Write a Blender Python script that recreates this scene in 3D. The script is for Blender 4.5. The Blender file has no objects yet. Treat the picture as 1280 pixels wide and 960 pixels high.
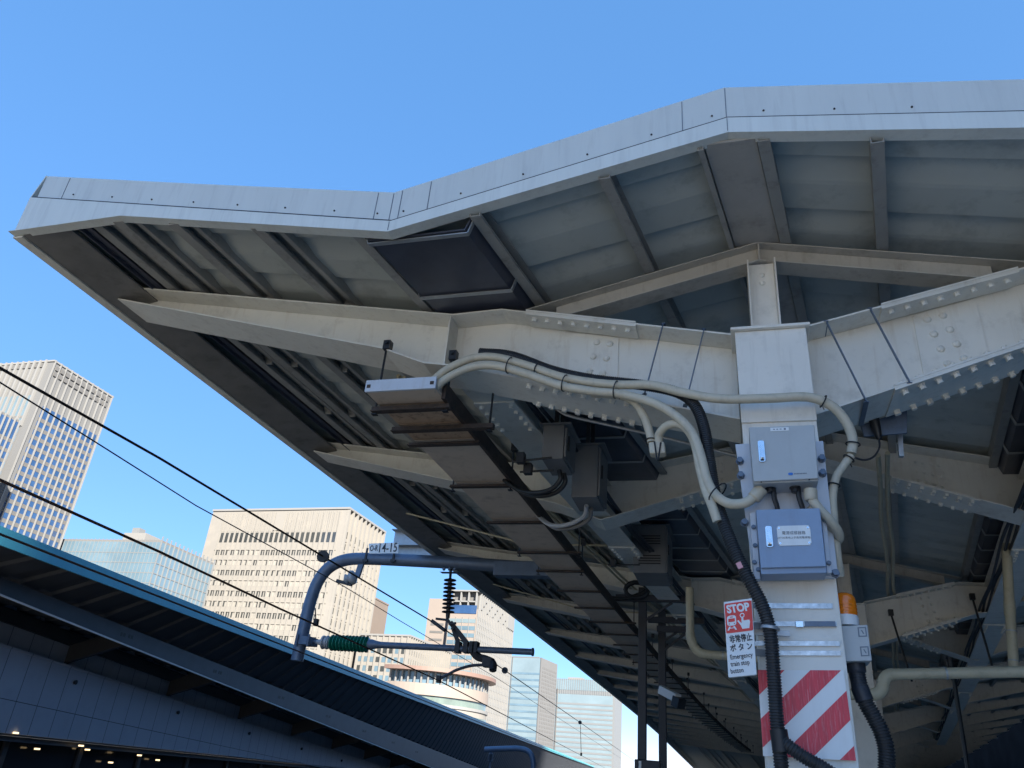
import bpy, bmesh, math, random
from mathutils import Vector, Matrix
random.seed(7)
R = math.radians
SC = bpy.context.scene
COL = SC.collection

# ------------------------------------------------------------------ camera
F = 957.0                                   # focal length in photo pixels (1280 wide)
AX = Vector((300, 515, 957)).normalized()   # camera coordinates of world Y (along the platform)
UP = Vector((172, -1880, 957)); UP = (UP - AX * UP.dot(AX)).normalized()
RX = AX.cross(UP)
CAMP = Vector((0, 0, 1.6))
cam = bpy.data.cameras.new('camera'); cam.sensor_width = 36; cam.lens = F / 1280 * 36
cam.clip_start = .05; cam.clip_end = 20000
co = bpy.data.objects.new('camera', cam); COL.objects.link(co)
m = Matrix(((RX[0], -RX[1], -RX[2], 0), (AX[0], -AX[1], -AX[2], 0), (UP[0], -UP[1], -UP[2], 0), (0, 0, 0, 1)))
co.matrix_world = Matrix.Translation(CAMP) @ m
SC.camera = co

# ------------------------------------------------------------------ light
SUN_EL, SUN_AZ = 33.0, 40.0                 # azimuth from -Y (behind the viewer) towards +X
a = R(SUN_AZ); e = R(SUN_EL)
TO_SUN = Vector((math.sin(a) * math.cos(e), -math.cos(a) * math.cos(e), math.sin(e)))
w = bpy.data.worlds.new('World'); SC.world = w; w.use_nodes = True
nt = w.node_tree; bg = nt.nodes['Background']
sky = nt.nodes.new('ShaderNodeTexSky'); sky.sky_type = 'NISHITA'; sky.sun_disc = False
sky.sun_elevation = e; sky.sun_rotation = math.atan2(TO_SUN.x, TO_SUN.y)
sky.air_density = 1.0; sky.dust_density = 1.2; sky.ozone_density = 3.0; sky.altitude = 3000
# the camera's tone curve flattens the sky from zenith to horizon: compress its value, keep its hue
hs = nt.nodes.new('ShaderNodeSeparateColor'); hs.mode = 'HSV'; hc = nt.nodes.new('ShaderNodeCombineColor'); hc.mode = 'HSV'
pw = nt.nodes.new('ShaderNodeMath'); pw.operation = 'POWER'; pw.inputs[1].default_value = .39
sa = nt.nodes.new('ShaderNodeMath'); sa.operation = 'MULTIPLY'; sa.inputs[1].default_value = 1.12; sa.use_clamp = True
nt.links.new(sky.outputs[0], hs.inputs[0]); hu = nt.nodes.new('ShaderNodeMath'); hu.operation = 'MAXIMUM'; hu.inputs[1].default_value = .597; nt.links.new(hs.outputs[0], hu.inputs[0]); hm = nt.nodes.new('ShaderNodeMath'); hm.operation = 'MINIMUM'; hm.inputs[1].default_value = .611; nt.links.new(hu.outputs[0], hm.inputs[0]); nt.links.new(hm.outputs[0], hc.inputs[0]); nt.links.new(hs.outputs[1], sa.inputs[0]); nt.links.new(sa.outputs[0], hc.inputs[1])
nt.links.new(hs.outputs[2], pw.inputs[0]); nt.links.new(pw.outputs[0], hc.inputs[2])
nt.links.new(hc.outputs[0], bg.inputs[0]); bg.inputs[1].default_value = .108
sl = bpy.data.lights.new('sun', 'SUN'); sl.energy = 3.9; sl.angle = R(.5); sl.color = (1, .93, .82)
so = bpy.data.objects.new('sun', sl); COL.objects.link(so)
so.rotation_euler = TO_SUN.to_track_quat('Z', 'Y').to_euler()
SC.view_settings.view_transform = 'Standard'; SC.view_settings.look = 'None'
SC.view_settings.gamma = 1; SC.view_settings.use_curve_mapping = False
SC.view_settings.exposure = 2.7
SC.cycles.max_bounces = 9; SC.cycles.diffuse_bounces = 7; SC.cycles.use_denoising = True

# ------------------------------------------------------------------ helpers
def ray(px, py):
    c = Vector(((px - 640) / F, (py - 480) / F, 1))
    return Vector((RX.dot(c), AX.dot(c), UP.dot(c)))
def atY(px, py, Y): r = ray(px, py); return CAMP + r * (Y / r.y)
def atZ(px, py, Z): r = ray(px, py); return CAMP + r * ((Z - CAMP.z) / r.z)
def atX(px, py, X): r = ray(px, py); return CAMP + r * (X / r.x)

MATS = {}
def nodes(name):
    mt = bpy.data.materials.new(name); mt.use_nodes = True; MATS[name] = mt
    return mt, mt.node_tree, mt.node_tree.nodes['Principled BSDF']
def mat(name, col, rough=.5, metal=0, var=.12, scale=3.0, dirt=None, dirt_amt=.0, streak=False, bump=0, spec=.5, emit=None, fine=0, runs=None):
    mt, t, b = nodes(name)
    L = t.links.new; N = t.nodes.new
    b.inputs['Roughness'].default_value = rough; b.inputs['Metallic'].default_value = metal
    b.inputs['Specular IOR Level'].default_value = spec
    tc = N('ShaderNodeTexCoord'); mp = N('ShaderNodeMapping')
    L(tc.outputs['Object'], mp.inputs[0])
    if streak: mp.inputs['Scale'].default_value = (3.2, 3.2, .22)
    n = N('ShaderNodeTexNoise'); n.inputs['Scale'].default_value = scale; n.inputs['Detail'].default_value = 6; n.inputs['Roughness'].default_value = .62
    L(mp.outputs[0], n.inputs['Vector'])
    r = N('ShaderNodeValToRGB'); r.color_ramp.elements[0].position = .3; r.color_ramp.elements[1].position = .72
    c = Vector(col)
    r.color_ramp.elements[0].color = (*(c * (1 - var)), 1); r.color_ramp.elements[1].color = (*(c * (1 + var * .6)), 1)
    L(n.outputs[0], r.inputs[0]); out = r.outputs[0]
    if dirt:
        n2 = N('ShaderNodeTexNoise'); n2.inputs['Scale'].default_value = scale * 2.3; n2.inputs['Detail'].default_value = 9; n2.inputs['Roughness'].default_value = .7
        L(mp.outputs[0], n2.inputs['Vector'])
        r2 = N('ShaderNodeValToRGB'); r2.color_ramp.elements[0].position = .52; r2.color_ramp.elements[1].position = .74
        r2.color_ramp.elements[0].color = (0, 0, 0, 1); r2.color_ramp.elements[1].color = (dirt_amt,) * 3 + (1,)
        L(n2.outputs[0], r2.inputs[0])
        mx = N('ShaderNodeMix'); mx.data_type = 'RGBA'
        L(r2.outputs[0], mx.inputs[0]); L(out, mx.inputs[6]); mx.inputs[7].default_value = (*dirt, 1); out = mx.outputs[2]
    if runs:      # thin vertical rain and rust runs
        mp2 = N('ShaderNodeMapping'); mp2.inputs['Scale'].default_value = (7, 7, .7); L(tc.outputs['Object'], mp2.inputs[0])
        n4 = N('ShaderNodeTexNoise'); n4.inputs['Scale'].default_value = 3.0; n4.inputs['Detail'].default_value = 7; n4.inputs['Roughness'].default_value = .6
        L(mp2.outputs[0], n4.inputs['Vector'])
        r4 = N('ShaderNodeValToRGB'); r4.color_ramp.elements[0].position = .55; r4.color_ramp.elements[1].position = .8
        r4.color_ramp.elements[0].color = (0, 0, 0, 1); r4.color_ramp.elements[1].color = (runs[1],) * 3 + (1,)
        L(n4.outputs[0], r4.inputs[0]); m4 = N('ShaderNodeMix'); m4.data_type = 'RGBA'
        L(r4.outputs[0], m4.inputs[0]); L(out, m4.inputs[6]); m4.inputs[7].default_value = (*runs[0], 1); out = m4.outputs[2]
    L(out, b.inputs['Base Color'])
    if fine or bump:
        n3 = N('ShaderNodeTexNoise'); n3.inputs['Scale'].default_value = fine or 40; n3.inputs['Detail'].default_value = 3
        L(tc.outputs['Object'], n3.inputs['Vector'])
        bp = N('ShaderNodeBump'); bp.inputs['Strength'].default_value = bump or .1; bp.inputs['Distance'].default_value = .01
        L(n3.outputs[0], bp.inputs['Height']); L(bp.outputs[0], b.inputs['Normal'])
    if emit:
        b.inputs['Emission Color'].default_value = (*emit[0], 1); b.inputs['Emission Strength'].default_value = emit[1]
    return mt
def M(n): return MATS[n]

class MB:
    """collects faces for ONE mesh object"""
    def __init__(s): s.v = []; s.f = []
    def add(s, vs, fs):
        o = len(s.v); s.v += [tuple(p) for p in vs]; s.f += [tuple(o + i for i in f) for f in fs]; return s
    def hexa(s, p):   # 8 points: bottom loop 0-3, top loop 4-7
        return s.add(p, [(3, 2, 1, 0), (4, 5, 6, 7), (0, 1, 5, 4), (1, 2, 6, 5), (2, 3, 7, 6), (3, 0, 4, 7)])
    def box(s, x0, x1, y0, y1, z0, z1, T=None):
        p = [Vector(q) for q in ((x0, y0, z0), (x1, y0, z0), (x1, y1, z0), (x0, y1, z0), (x0, y0, z1), (x1, y0, z1), (x1, y1, z1), (x0, y1, z1))]
        if T: p = [T(q) for q in p]
        return s.hexa(p)
    def prism(s, poly, fn0, fn1):          # poly: list of 2D points; fn0/fn1 map them to 3D at both ends
        n = len(poly); a_ = [fn0(*q) for q in poly]; b_ = [fn1(*q) for q in poly]
        return s.add(a_ + b_, [tuple(range(n - 1, -1, -1)), tuple(range(n, 2 * n))] + [(i, (i + 1) % n, n + (i + 1) % n, n + i) for i in range(n)])
    def strip(s, pts, y0, y1, t):          # plate following an xz polyline, between y0 and y1, thickness t upwards
        n = len(pts); v = []
        for x, z in pts: v += [(x, y0, z), (x, y1, z), (x, y1, z + t), (x, y0, z + t)]
        f = [(0, 1, 2, 3), tuple(4 * (n - 1) + k for k in (3, 2, 1, 0))]
        for i in range(n - 1):
            a_ = 4 * i; b_ = a_ + 4
            for k in range(4):
                l = (k + 1) % 4; f.append((a_ + k, b_ + k, b_ + l, a_ + l))
        return s.add(v, f)
    def web(s, top, bot, y, t):            # plate in the xz plane between two polylines resampled to the same xs
        xs = sorted(set([p[0] for p in top] + [p[0] for p in bot]))
        lo = max(top[0][0], bot[0][0]); hi = min(top[-1][0], bot[-1][0]); xs = [x for x in xs if lo - 1e-6 <= x <= hi + 1e-6]
        n = len(xs); v = []
        for x in xs:
            zt = lerp(top, x); zb = lerp(bot, x); v += [(x, y - t / 2, zb), (x, y + t / 2, zb), (x, y + t / 2, zt), (x, y - t / 2, zt)]
        f = [(0, 1, 2, 3), tuple(4 * (n - 1) + k for k in (3, 2, 1, 0))]
        for i in range(n - 1):
            a_ = 4 * i; b_ = a_ + 4
            for k in range(4):
                l = (k + 1) % 4; f.append((a_ + k, b_ + k, b_ + l, a_ + l))
        return s.add(v, f)
    def tube(s, pts, r, n=10, closed=True, rad=None):
        pts = [Vector(p) for p in pts]; k = len(pts)
        t0 = (pts[1] - pts[0]).normalized(); up = Vector((0, 0, 1)) if abs(t0.z) < .9 else Vector((1, 0, 0))
        u = t0.cross(up).normalized(); v = []
        for i, p in enumerate(pts):
            t = ((pts[min(i + 1, k - 1)] - pts[max(i - 1, 0)])).normalized()
            u = (u - t * u.dot(t)).normalized(); w_ = t.cross(u)
            rr = rad[i] if rad else r
            for j in range(n):
                an = 2 * math.pi * j / n; v.append(p + (u * math.cos(an) + w_ * math.sin(an)) * rr)
        f = []
        for i in range(k - 1):
            for j in range(n):
                l = (j + 1) % n; f.append((i * n + j, i * n + l, (i + 1) * n + l, (i + 1) * n + j))
        if closed: f += [tuple(range(n - 1, -1, -1)), tuple((k - 1) * n + j for j in range(n))]
        return s.add(v, f)
    def bar(s, p, q, wx, wz, up=(0, 0, 1)):   # rectangular bar from p to q
        p = Vector(p); q = Vector(q); t = (q - p).normalized(); u = t.cross(Vector(up)).normalized(); v = u.cross(t)
        o = [(-wx / 2, -wz / 2), (wx / 2, -wz / 2), (wx / 2, wz / 2), (-wx / 2, wz / 2)]
        return s.hexa([p + u * a_ + v * b_ for a_, b_ in o] + [q + u * a_ + v * b_ for a_, b_ in o])
    def lathe(s, prof, p, axis, n=16):       # prof: (dist along axis, radius)
        p = Vector(p); ax = Vector(axis).normalized()
        return s.tube([p + ax * max(d, 0) + ax * (1e-5 * i) for i, (d, r) in enumerate(prof)], 0, n, True, [max(r, 1e-4) for d, r in prof])
    def bolt(s, p, axis, r=.016, h=.018):
        p = Vector(p); ax = Vector(axis).normalized()
        s.tube([p, p + ax * .005], r * 1.35, 8); s.tube([p + ax * .005, p + ax * h], r, 6); return s
    def rivet(s, p, axis, r=.016, h=.012):
        p = Vector(p); ax = Vector(axis).normalized()
        return s.tube([p, p + ax * h * .6, p + ax * h], r, 8, True, [r, r * .8, r * .3])
    def build(s, name, material, parent=None, smooth=False, bevel=0, T=None):
        me = bpy.data.meshes.new(name)
        v = [tuple(T(Vector(p))) for p in s.v] if T else s.v
        me.from_pydata(v, [], s.f); me.update()
        bm = bmesh.new(); bm.from_mesh(me); bmesh.ops.recalc_face_normals(bm, faces=bm.faces); bm.to_mesh(me); bm.free()
        if smooth:
            me.polygons.foreach_set('use_smooth', [True] * len(me.polygons))
            try: me.set_sharp_from_angle(angle=R(42))
            except Exception: pass
        me.materials.append(M(material) if isinstance(material, str) else material)
        o = bpy.data.objects.new(name, me); COL.objects.link(o)
        if parent: o.parent = parent
        if bevel:
            md = o.modifiers.new('edge', 'BEVEL'); md.width = bevel; md.segments = 2; md.limit_method = 'ANGLE'; md.angle_limit = R(40)
        return o
def lerp(poly, x):
    for (x0, z0), (x1, z1) in zip(poly, poly[1:]):
        if x <= x1 or (x1, z1) == poly[-1]:
            return z0 + (z1 - z0) * (x - x0) / (x1 - x0)
def smooth_path(pts, k=8):
    pts = [Vector(p) for p in pts]; P = [pts[0] * 2 - pts[1]] + pts + [pts[-1] * 2 - pts[-2]]; out = []
    for i in range(1, len(P) - 2):
        for j in range(k):
            t = j / k; a_, b_, c_, d_ = P[i - 1], P[i], P[i + 1], P[i + 2]
            out.append(.5 * ((2 * b_) + (c_ - a_) * t + (2 * a_ - 5 * b_ + 4 * c_ - d_) * t * t + (3 * b_ - a_ - 3 * c_ + d_) * t ** 3))
    return out + [pts[-1]]
def tag(o, label=None, cat=None, group=None, kind=None):
    if label: o['label'] = label
    if cat: o['category'] = cat
    if group: o['group'] = group
    if kind: o['kind'] = kind
    return o
def thing(name, label, cat, loc=(0, 0, 0), group=None):
    o = bpy.data.objects.new(name, None); COL.objects.link(o); o.empty_display_size = .2
    o.location = loc
    return tag(o, label, cat, group)
def at_root(root):                             # parts are written in world coordinates; shift them to the root's
    l = Vector(root.location)
    return lambda p: p - l
def text_mesh(s, size, name, material, parent, origin, right, up, depth=.0015, align='CENTER', bold=0, width=None):
    cu = bpy.data.curves.new(name, 'FONT'); cu.body = s; cu.size = size; cu.align_x = align; cu.align_y = 'CENTER'
    cu.extrude = depth; cu.offset = bold; cu.resolution_u = 3
    tmp = bpy.data.objects.new(name, cu); COL.objects.link(tmp)
    dg = bpy.context.evaluated_depsgraph_get(); dg.update()
    me = bpy.data.meshes.new_from_object(tmp.evaluated_get(dg)); bpy.data.objects.remove(tmp)
    if width and me.vertices:
        xs = [v.co.x for v in me.vertices]; k = width / (max(xs) - min(xs))
        for v in me.vertices: v.co.x *= k
    rt = Vector(right).normalized(); u = Vector(up); u = (u - rt * u.dot(rt)).normalized(); n = rt.cross(u); og = Vector(origin)
    l = Vector(parent.location) if parent else Vector()
    if parent and parent.parent: l = l + Vector(parent.parent.location)
    for v in me.vertices: v.co = og + rt * v.co.x + u * v.co.y + n * v.co.z - l
    me.materials.clear(); me.materials.append(M(material))
    o = bpy.data.objects.new(name, me); COL.objects.link(o)
    if parent: o.parent = parent
    return o

# ------------------------------------------------------------------ materials
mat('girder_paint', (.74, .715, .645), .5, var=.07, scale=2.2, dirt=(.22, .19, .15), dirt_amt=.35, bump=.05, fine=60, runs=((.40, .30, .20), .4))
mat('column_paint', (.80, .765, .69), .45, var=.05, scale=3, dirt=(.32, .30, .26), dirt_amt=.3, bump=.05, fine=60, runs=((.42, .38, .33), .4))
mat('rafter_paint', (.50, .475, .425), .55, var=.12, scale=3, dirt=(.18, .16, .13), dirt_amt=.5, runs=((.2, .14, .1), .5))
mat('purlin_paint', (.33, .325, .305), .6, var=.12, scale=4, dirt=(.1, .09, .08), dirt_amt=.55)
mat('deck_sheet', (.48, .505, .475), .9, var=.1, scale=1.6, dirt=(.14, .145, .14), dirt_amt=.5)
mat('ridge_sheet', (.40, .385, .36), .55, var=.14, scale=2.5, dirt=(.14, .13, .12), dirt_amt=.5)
mat('fascia_sheet', (.62, .645, .62), .38, metal=.0, var=.05, scale=1.2, dirt=(.42, .43, .43), dirt_amt=.3, streak=True, runs=((.36, .36, .35), .4))
mat('fascia_trim', (.68, .705, .67), .38, var=.06, scale=2.5, dirt=(.36, .36, .35), dirt_amt=.3, streak=True, runs=((.40, .39, .36), .35))
mat('eave_board', (.21, .205, .195), .6, var=.2, scale=3, dirt=(.06, .055, .05), dirt_amt=.5)
mat('trough_sheet', (.06, .068, .095), .35, var=.35, scale=2.5, dirt=(.10, .11, .13), dirt_amt=.35, spec=.6)
mat('galvanised', (.42, .44, .46), .42, metal=.55, var=.14, scale=14)
mat('bright_steel', (.72, .74, .76), .22, metal=.95, var=.12, scale=20)
mat('duct_sheet', (.62, .51, .405), .6, var=.1, scale=3, dirt=(.15, .09, .06), dirt_amt=.45)
mat('duct_rust', (.50, .345, .23), .7, var=.15, scale=9, dirt=(.07, .03, .02), dirt_amt=.95)
mat('rusty_bar', (.055, .042, .036), .75, var=.4, scale=18, dirt=(.16, .09, .06), dirt_amt=.5)
mat('black_plastic', (.018, .019, .022), .45, var=.2, scale=10)
mat('hose_plastic', (.028, .03, .034), .5, var=.25, scale=9, dirt=(.09, .09, .085), dirt_amt=.4)
mat('conduit_cream', (.58, .52, .40), .5, var=.08, scale=6, dirt=(.30, .26, .20), dirt_amt=.45, runs=((.3, .26, .2), .5))
mat('pipe_cream', (.52, .455, .31), .45, var=.1, scale=5, dirt=(.22, .19, .13), dirt_amt=.5)
mat('cabinet_grey', (.46, .475, .47), .42, var=.05, scale=4, dirt=(.30, .31, .31), dirt_amt=.25, bump=.03, fine=120, runs=((.33, .33, .32), .3))
mat('cabinet_blue', (.26, .345, .48), .45, var=.05, scale=4, dirt=(.2, .24, .3), dirt_amt=.3, bump=.03, fine=120, runs=((.2, .24, .31), .35))
mat('plate_white', (.55, .59, .65), .4, var=.05, scale=5, dirt=(.36, .36, .34), dirt_amt=.35, runs=((.36, .32, .27), .5))
mat('dark_cabinet', (.17, .17, .17), .5, var=.15, scale=4, dirt=(.16, .16, .16), dirt_amt=.4)
mat('sign_white', (.8, .81, .8), .35, var=.03, scale=8, runs=((.62, .61, .57), .35))
mat('sign_red', (.74, .045, .035), .4, var=.08, scale=12, dirt=(.5, .1, .1), dirt_amt=.3)
mat('tape_red', (.74, .05, .075), .45, var=.2, scale=22, dirt=(.75, .45, .48), dirt_amt=.55, streak=True)
mat('ink', (.03, .035, .045), .5, var=.1, scale=5)
mat('ink_grey', (.16, .19, .23), .5, var=.1, scale=5)
mat('logo_blue', (.03, .17, .55), .4, var=.05, scale=5)
mat('amber', (.9, .22, .008), .18, var=.1, scale=30, spec=.8)
mat('band_steel', (.50, .52, .54), .3, metal=.85, var=.45, scale=26)
mat('pink_tape', (.75, .35, .38), .5, var=.1, scale=20)
mat('strap_blue', (.12, .16, .22), .4, metal=.3, var=.15, scale=20)
mat('pole_blue', (.13, .175, .25), .42, metal=.25, var=.14, scale=6, dirt=(.09, .1, .12), dirt_amt=.5)
mat('insulator_green', (.012, .20, .13), .22, var=.1, scale=10)
mat('insulator_grey', (.42, .43, .45), .3, var=.1, scale=10)
mat('iron_dark', (.035, .036, .042), .55, var=.3, scale=15)
mat('wire_dark', (.02, .014, .012), .6, var=.3, scale=3)
mat('wire_rust', (.10, .045, .025), .6, var=.3, scale=3)
mat('post_dark', (.03, .034, .045), .5, var=.2, scale=4)
mat('teal_paint', (.06, .30, .37), .4, var=.06, scale=2, dirt=(.06, .17, .22), dirt_amt=.4, streak=True)
mat('gap_shade_black', (.02, .02, .021), 1, var=.3, scale=.5, spec=0)  # near-black without sheen: shade put into the colour of the added right-hand block
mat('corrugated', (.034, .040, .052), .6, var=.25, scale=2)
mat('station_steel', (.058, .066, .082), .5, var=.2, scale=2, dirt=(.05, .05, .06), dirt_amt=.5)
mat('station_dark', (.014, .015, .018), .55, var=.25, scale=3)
mat('wall_panel', (.28, .305, .36), .45, var=.06, scale=1.2, dirt=(.2, .22, .26), dirt_amt=.4)
mat('window_dark', (.012, .014, .018), .12, var=.2, scale=1)
mat('downlight', (1, .8, .5), .5, emit=((1, .72, .38), .35))
mat('asphalt', (.48, .465, .43), .85, var=.25, scale=6, bump=.3, fine=60)
mat('ballast', (.12, .113, .10), .9, var=.5, scale=25, bump=.6, fine=50)
mat('city_ground', (.2, .195, .185), .9, var=.3, scale=.05)
mat('tactile_yellow', (.65, .45, .04), .6, var=.1, scale=10)
mat('rail_steel', (.25, .2, .17), .4, metal=.7, var=.2, scale=5)
# city
mat('stone_cream', (.158, .149, .135), .7, var=.05, scale=.05, dirt=(.25, .22, .185), dirt_amt=.3)
mat('stone_white', (.140, .140, .138), .7, var=.05, scale=.05)
mat('stone_pink', (.16, .135, .118), .7, var=.05, scale=.05)
mat('stone_grey', (.095, .096, .097), .7, var=.06, scale=.05)
mat('stone_brown', (0.122, 0.097, 0.079), .7, var=.06, scale=.05)
mat('louvre_grey', (0.083, 0.081, 0.079), .6, var=.08, scale=.2)
mat('roof_brown', (0.128, 0.083, 0.068), .6, var=.06, scale=.1)
def glass(name, col, rough=.08, var=.3, scale=.15):
    return mat(name, col, rough, var=var, scale=scale, spec=.9)
glass('glass_blue', (.02, .05, .12)); glass('glass_dark', (.03, .033, .034)); glass('glass_green', (.10, .13, .115), .2)
glass('glass_pale', (.12, .16, .18), .15, .15, .03); glass('glass_mid', (.08, .125, .16), .12, .25, .05)
mat('blind_pale', (.19, .18, .16), .6, var=.15, scale=.3)
mat('mullion', (.115, .122, .128), .5, var=.05)
mat('tower_red', (.30, .06, .04), .6, var=.05)
mat('tower_white', (.3, .29, .28), .6, var=.05)
mat('shade_tower', (.3, .3, .31), .5, var=.1, scale=.05)

# ------------------------------------------------------------------ the canopy's plan: lines fan out slightly along the platform
Y0 = 3.2; YEND = 150.0
def XX(x0, Y):
    s = .16 * min(max((x0 + 4.87) / 3.0, 0), 1)
    return x0 + s * (Y - Y0) - .0003 * min(Y - Y0, 60) ** 2 - .036 * max(Y - Y0 - 60, 0)
PZ_LINE = [(-4.95, 4.92), (-1.8, 4.345), (.06, 4.745), (2.0, 4.345), (5.2, 4.93)]
def PZ(x0): return lerp(PZ_LINE, x0)
YN = [3.24, 6, 9, 13, 18, 24, 32, 42, 55, 75, 100, 125, YEND]
def sweep(mb, x0, z, poly, ys=YN, dx=None):
    n = len(poly); v = []
    for Y in ys:
        x = XX(x0, Y) if dx is None else dx(Y)
        v += [(x + px, Y, z + pz) for px, pz in poly]
    f = [tuple(range(n)), tuple(range(n * (len(ys) - 1) + n - 1, n * (len(ys) - 1) - 1, -1))]
    for i in range(len(ys) - 1):
        for k in range(n):
            l = (k + 1) % n; f.append((i * n + k, i * n + l, (i + 1) * n + l, (i + 1) * n + k))
    return mb.add(v, f)
def rect(x0, x1, z0, z1): return [(x0, z0), (x1, z0), (x1, z1), (x0, z1)]

# ------------------------------------------------------------------ ground
def sheet(name, x0, x1, y0, y1, z, m_):
    o = MB().add([(x0, y0, z), (x1, y0, z), (x1, y1, z), (x0, y1, z)], [(0, 1, 2, 3)]).build(name, m_)
    return tag(o, kind='structure')
sheet('ground', -6000, 6000, -6000, 9000, -4.0, 'city_ground')
tag(MB().box(-40, 30, -60, 200, -3.99, -1.15).build('track_bed', 'ballast'), kind='structure')
pl = MB()
pl.add([(-2.1, -60, -1.145), (4.6, -60, -1.145), (11, 150, -1.145), (-1.0, 150, -1.145), (-2.1, -60, 0), (4.6, -60, 0), (11, 150, 0), (-1.0, 150, 0)],
       [(4, 5, 6, 7), (0, 1, 5, 4), (3, 0, 4, 7), (1, 2, 6, 5), (2, 3, 7, 6)])
tag(pl.build('platform', 'asphalt'), kind='structure')
tac = MB(); tac.add([(-1.3, -60, .004), (-1.0, -60, .004), (0.1, 150, .004), (-.2, 150, .004)], [(0, 1, 2, 3)])
tag(tac.build('tactile_paving', 'tactile_yellow'), kind='structure')
for nm, k in (('nearer steel running rail on ballast beside the platform', -3.2), ('farther steel running rail on ballast, away from the platform', -4.64)):
    rl = MB(); rl.add([(k + dx, y, z) for y, sh in ((-60, 2.2), (160, -6)) for dx, z in ((sh, -1.14), (sh + .07, -1.14), (sh + .07, -1.0), (sh, -1.0))],
                      [(0, 1, 5, 4), (1, 2, 6, 5), (2, 3, 7, 6), (3, 0, 4, 7)])
    tag(rl.build('rail', 'rail_steel'), nm, 'rail', 'rails of the track below the wires')

# ------------------------------------------------------------------ canopy roof
roof = thing('platform_canopy', 'long grey butterfly canopy roof with pale sheet metal fascia, seen from below', 'canopy', (0, 3.2, 4.3))
T = at_root(roof)
# ribbed deck
dk = MB(); prof = []
y = 3.23
while y < YEND:
    prof += [(y, 0), (y + .225, 0), (y + .227, .085), (y + .252, .085), (y + .254, .05), (y + .44, .004)]; y += .47
xb = [-4.86, -3.3, -1.8, .06, 2.0, 5.15]; v = []; f = []
for (yy, dz) in prof:
    for x0 in xb: v.append((XX(x0, yy), yy, PZ(x0) + .11 + dz))
nx = len(xb)
for i in range(len(prof) - 1):
    for k in range(nx - 1): f.append((i * nx + k, i * nx + k + 1, (i + 1) * nx + k + 1, (i + 1) * nx + k))
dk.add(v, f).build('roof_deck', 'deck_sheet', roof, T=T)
# end fascia: two sheets with a seam, a return lip below, screws
FT = [(-4.79, 5.255), (-3.35, 4.95), (-1.885, 4.65), (.053, 5.11), (2.0, 4.76), (5.1, 5.28)]
FS = [(-4.84, 5.06), (-3.285, 4.73), (-1.865, 4.43), (.06, 4.875), (2.0, 4.545), (5.1, 5.10)]
FB = [(-4.9, 4.757), (-3.926, 4.763), (-1.872, 4.355), (.058, 4.77), (2.0, 4.44), (5.1, 4.80)]
f_up = MB(); f_up.web(FT, FS, Y0 + .006, .008); f_up.strip(FT, Y0 + .002, Y0 + .25, .006)
fu = f_up.build('fascia_upper_sheet', 'fascia_sheet', roof, T=T)
FS2 = [(x, z - .004) for x, z in FS]
f_lo = MB(); f_lo.web(FS2, FB, Y0 - .006, .012); f_lo.strip(FB, Y0 - .012, Y0 + .065, -.006)
f_lo.strip([(x, z) for x, z in FB], Y0 + .058, Y0 + .065, .05)
f_lo.build('fascia_lower_sheet', 'fascia_trim', roof, T=T)
sm = MB(); sm.web([(x, z + .0105) for x, z in FS], [(x, z - .004) for x, z in FS], Y0 - .0015, .004)
sm.build('fascia_seam', 'black_plastic', roof, T=T)
for x in [-4.45, -4.08, -3.72, -3.36, -3.0, -2.63, -2.27, -1.97, -1.8, -1.45, -1.08, -.71, -.35, -.02, .25, .6, .96, 1.45, 1.8, 2.4, 3.0, 3.6, 4.2]:
    MB().rivet((x, Y0 + .002, lerp(FS, x) + .055), (0, -1, 0), .0065, .008).build('screw', 'iron_dark', fu, T=T)
for x in (-4.55, -1.99, -1.885, -1.83, -1.65, -.18, .056):
    MB().box(x - .0022, x + .0022, Y0 - .0005, Y0 + .002, lerp(FS, x) + .008, lerp(FT, x) - .002).build('sheet_joint', 'ink_grey', fu, T=T)
for x in (.058, -1.872): MB().box(x - .002, x + .002, Y0 - .0145, Y0 - .0115, lerp(FB, x) + .004, lerp(FS, x) - .01).build('sheet_joint', 'ink_grey', roof, T=T)
# stepped corner cap at the tip
cp = MB(); cp.add([(-4.79, Y0 - .002, 5.262), (-4.79, Y0 + .1, 5.262), (-4.845, Y0 + .1, 5.065), (-4.845, Y0 - .002, 5.065), (-4.80, Y0 - .002, 5.262), (-4.80, Y0 + .1, 5.262), (-4.855, Y0 + .1, 5.065), (-4.855, Y0 - .002, 5.065)],
                  [(0, 1, 2, 3), (4, 7, 6, 5), (0, 3, 7, 4), (1, 5, 6, 2), (0, 4, 5, 1), (3, 2, 6, 7)])
cp.build('corner_cap', 'fascia_trim', roof, T=T)
# eave: outer board, lip, sloping soffit board, inner channels
ev = MB(); sweep(ev, -4.87, 0, [(-.035, 4.735), (-.02, 4.735), (.04, 5.06), (.025, 5.06)]); ev.build('eave_outer_board', 'fascia_trim', roof, T=T)
ev = MB(); sweep(ev, -4.87, 0, rect(-.018, .055, 4.73, 4.742)); ev.build('eave_lip', 'girder_paint', roof, T=T)
ev = MB(); sweep(ev, -4.87, 0, [(.057, 4.742), (.40, 4.80), (.40, 4.815), (.057, 4.757)]); ev.build('eave_soffit', 'eave_board', roof, T=T)
ev = MB(); sweep(ev, -4.41, 0, [(0, 4.80), (.01, 4.80), (.01, 4.90), (0, 4.90)]); sweep(ev, -4.39, 0, rect(0, .05, 4.825, 4.832)); ev.build('eave_channel', 'trough_sheet', roof, T=T)
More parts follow.
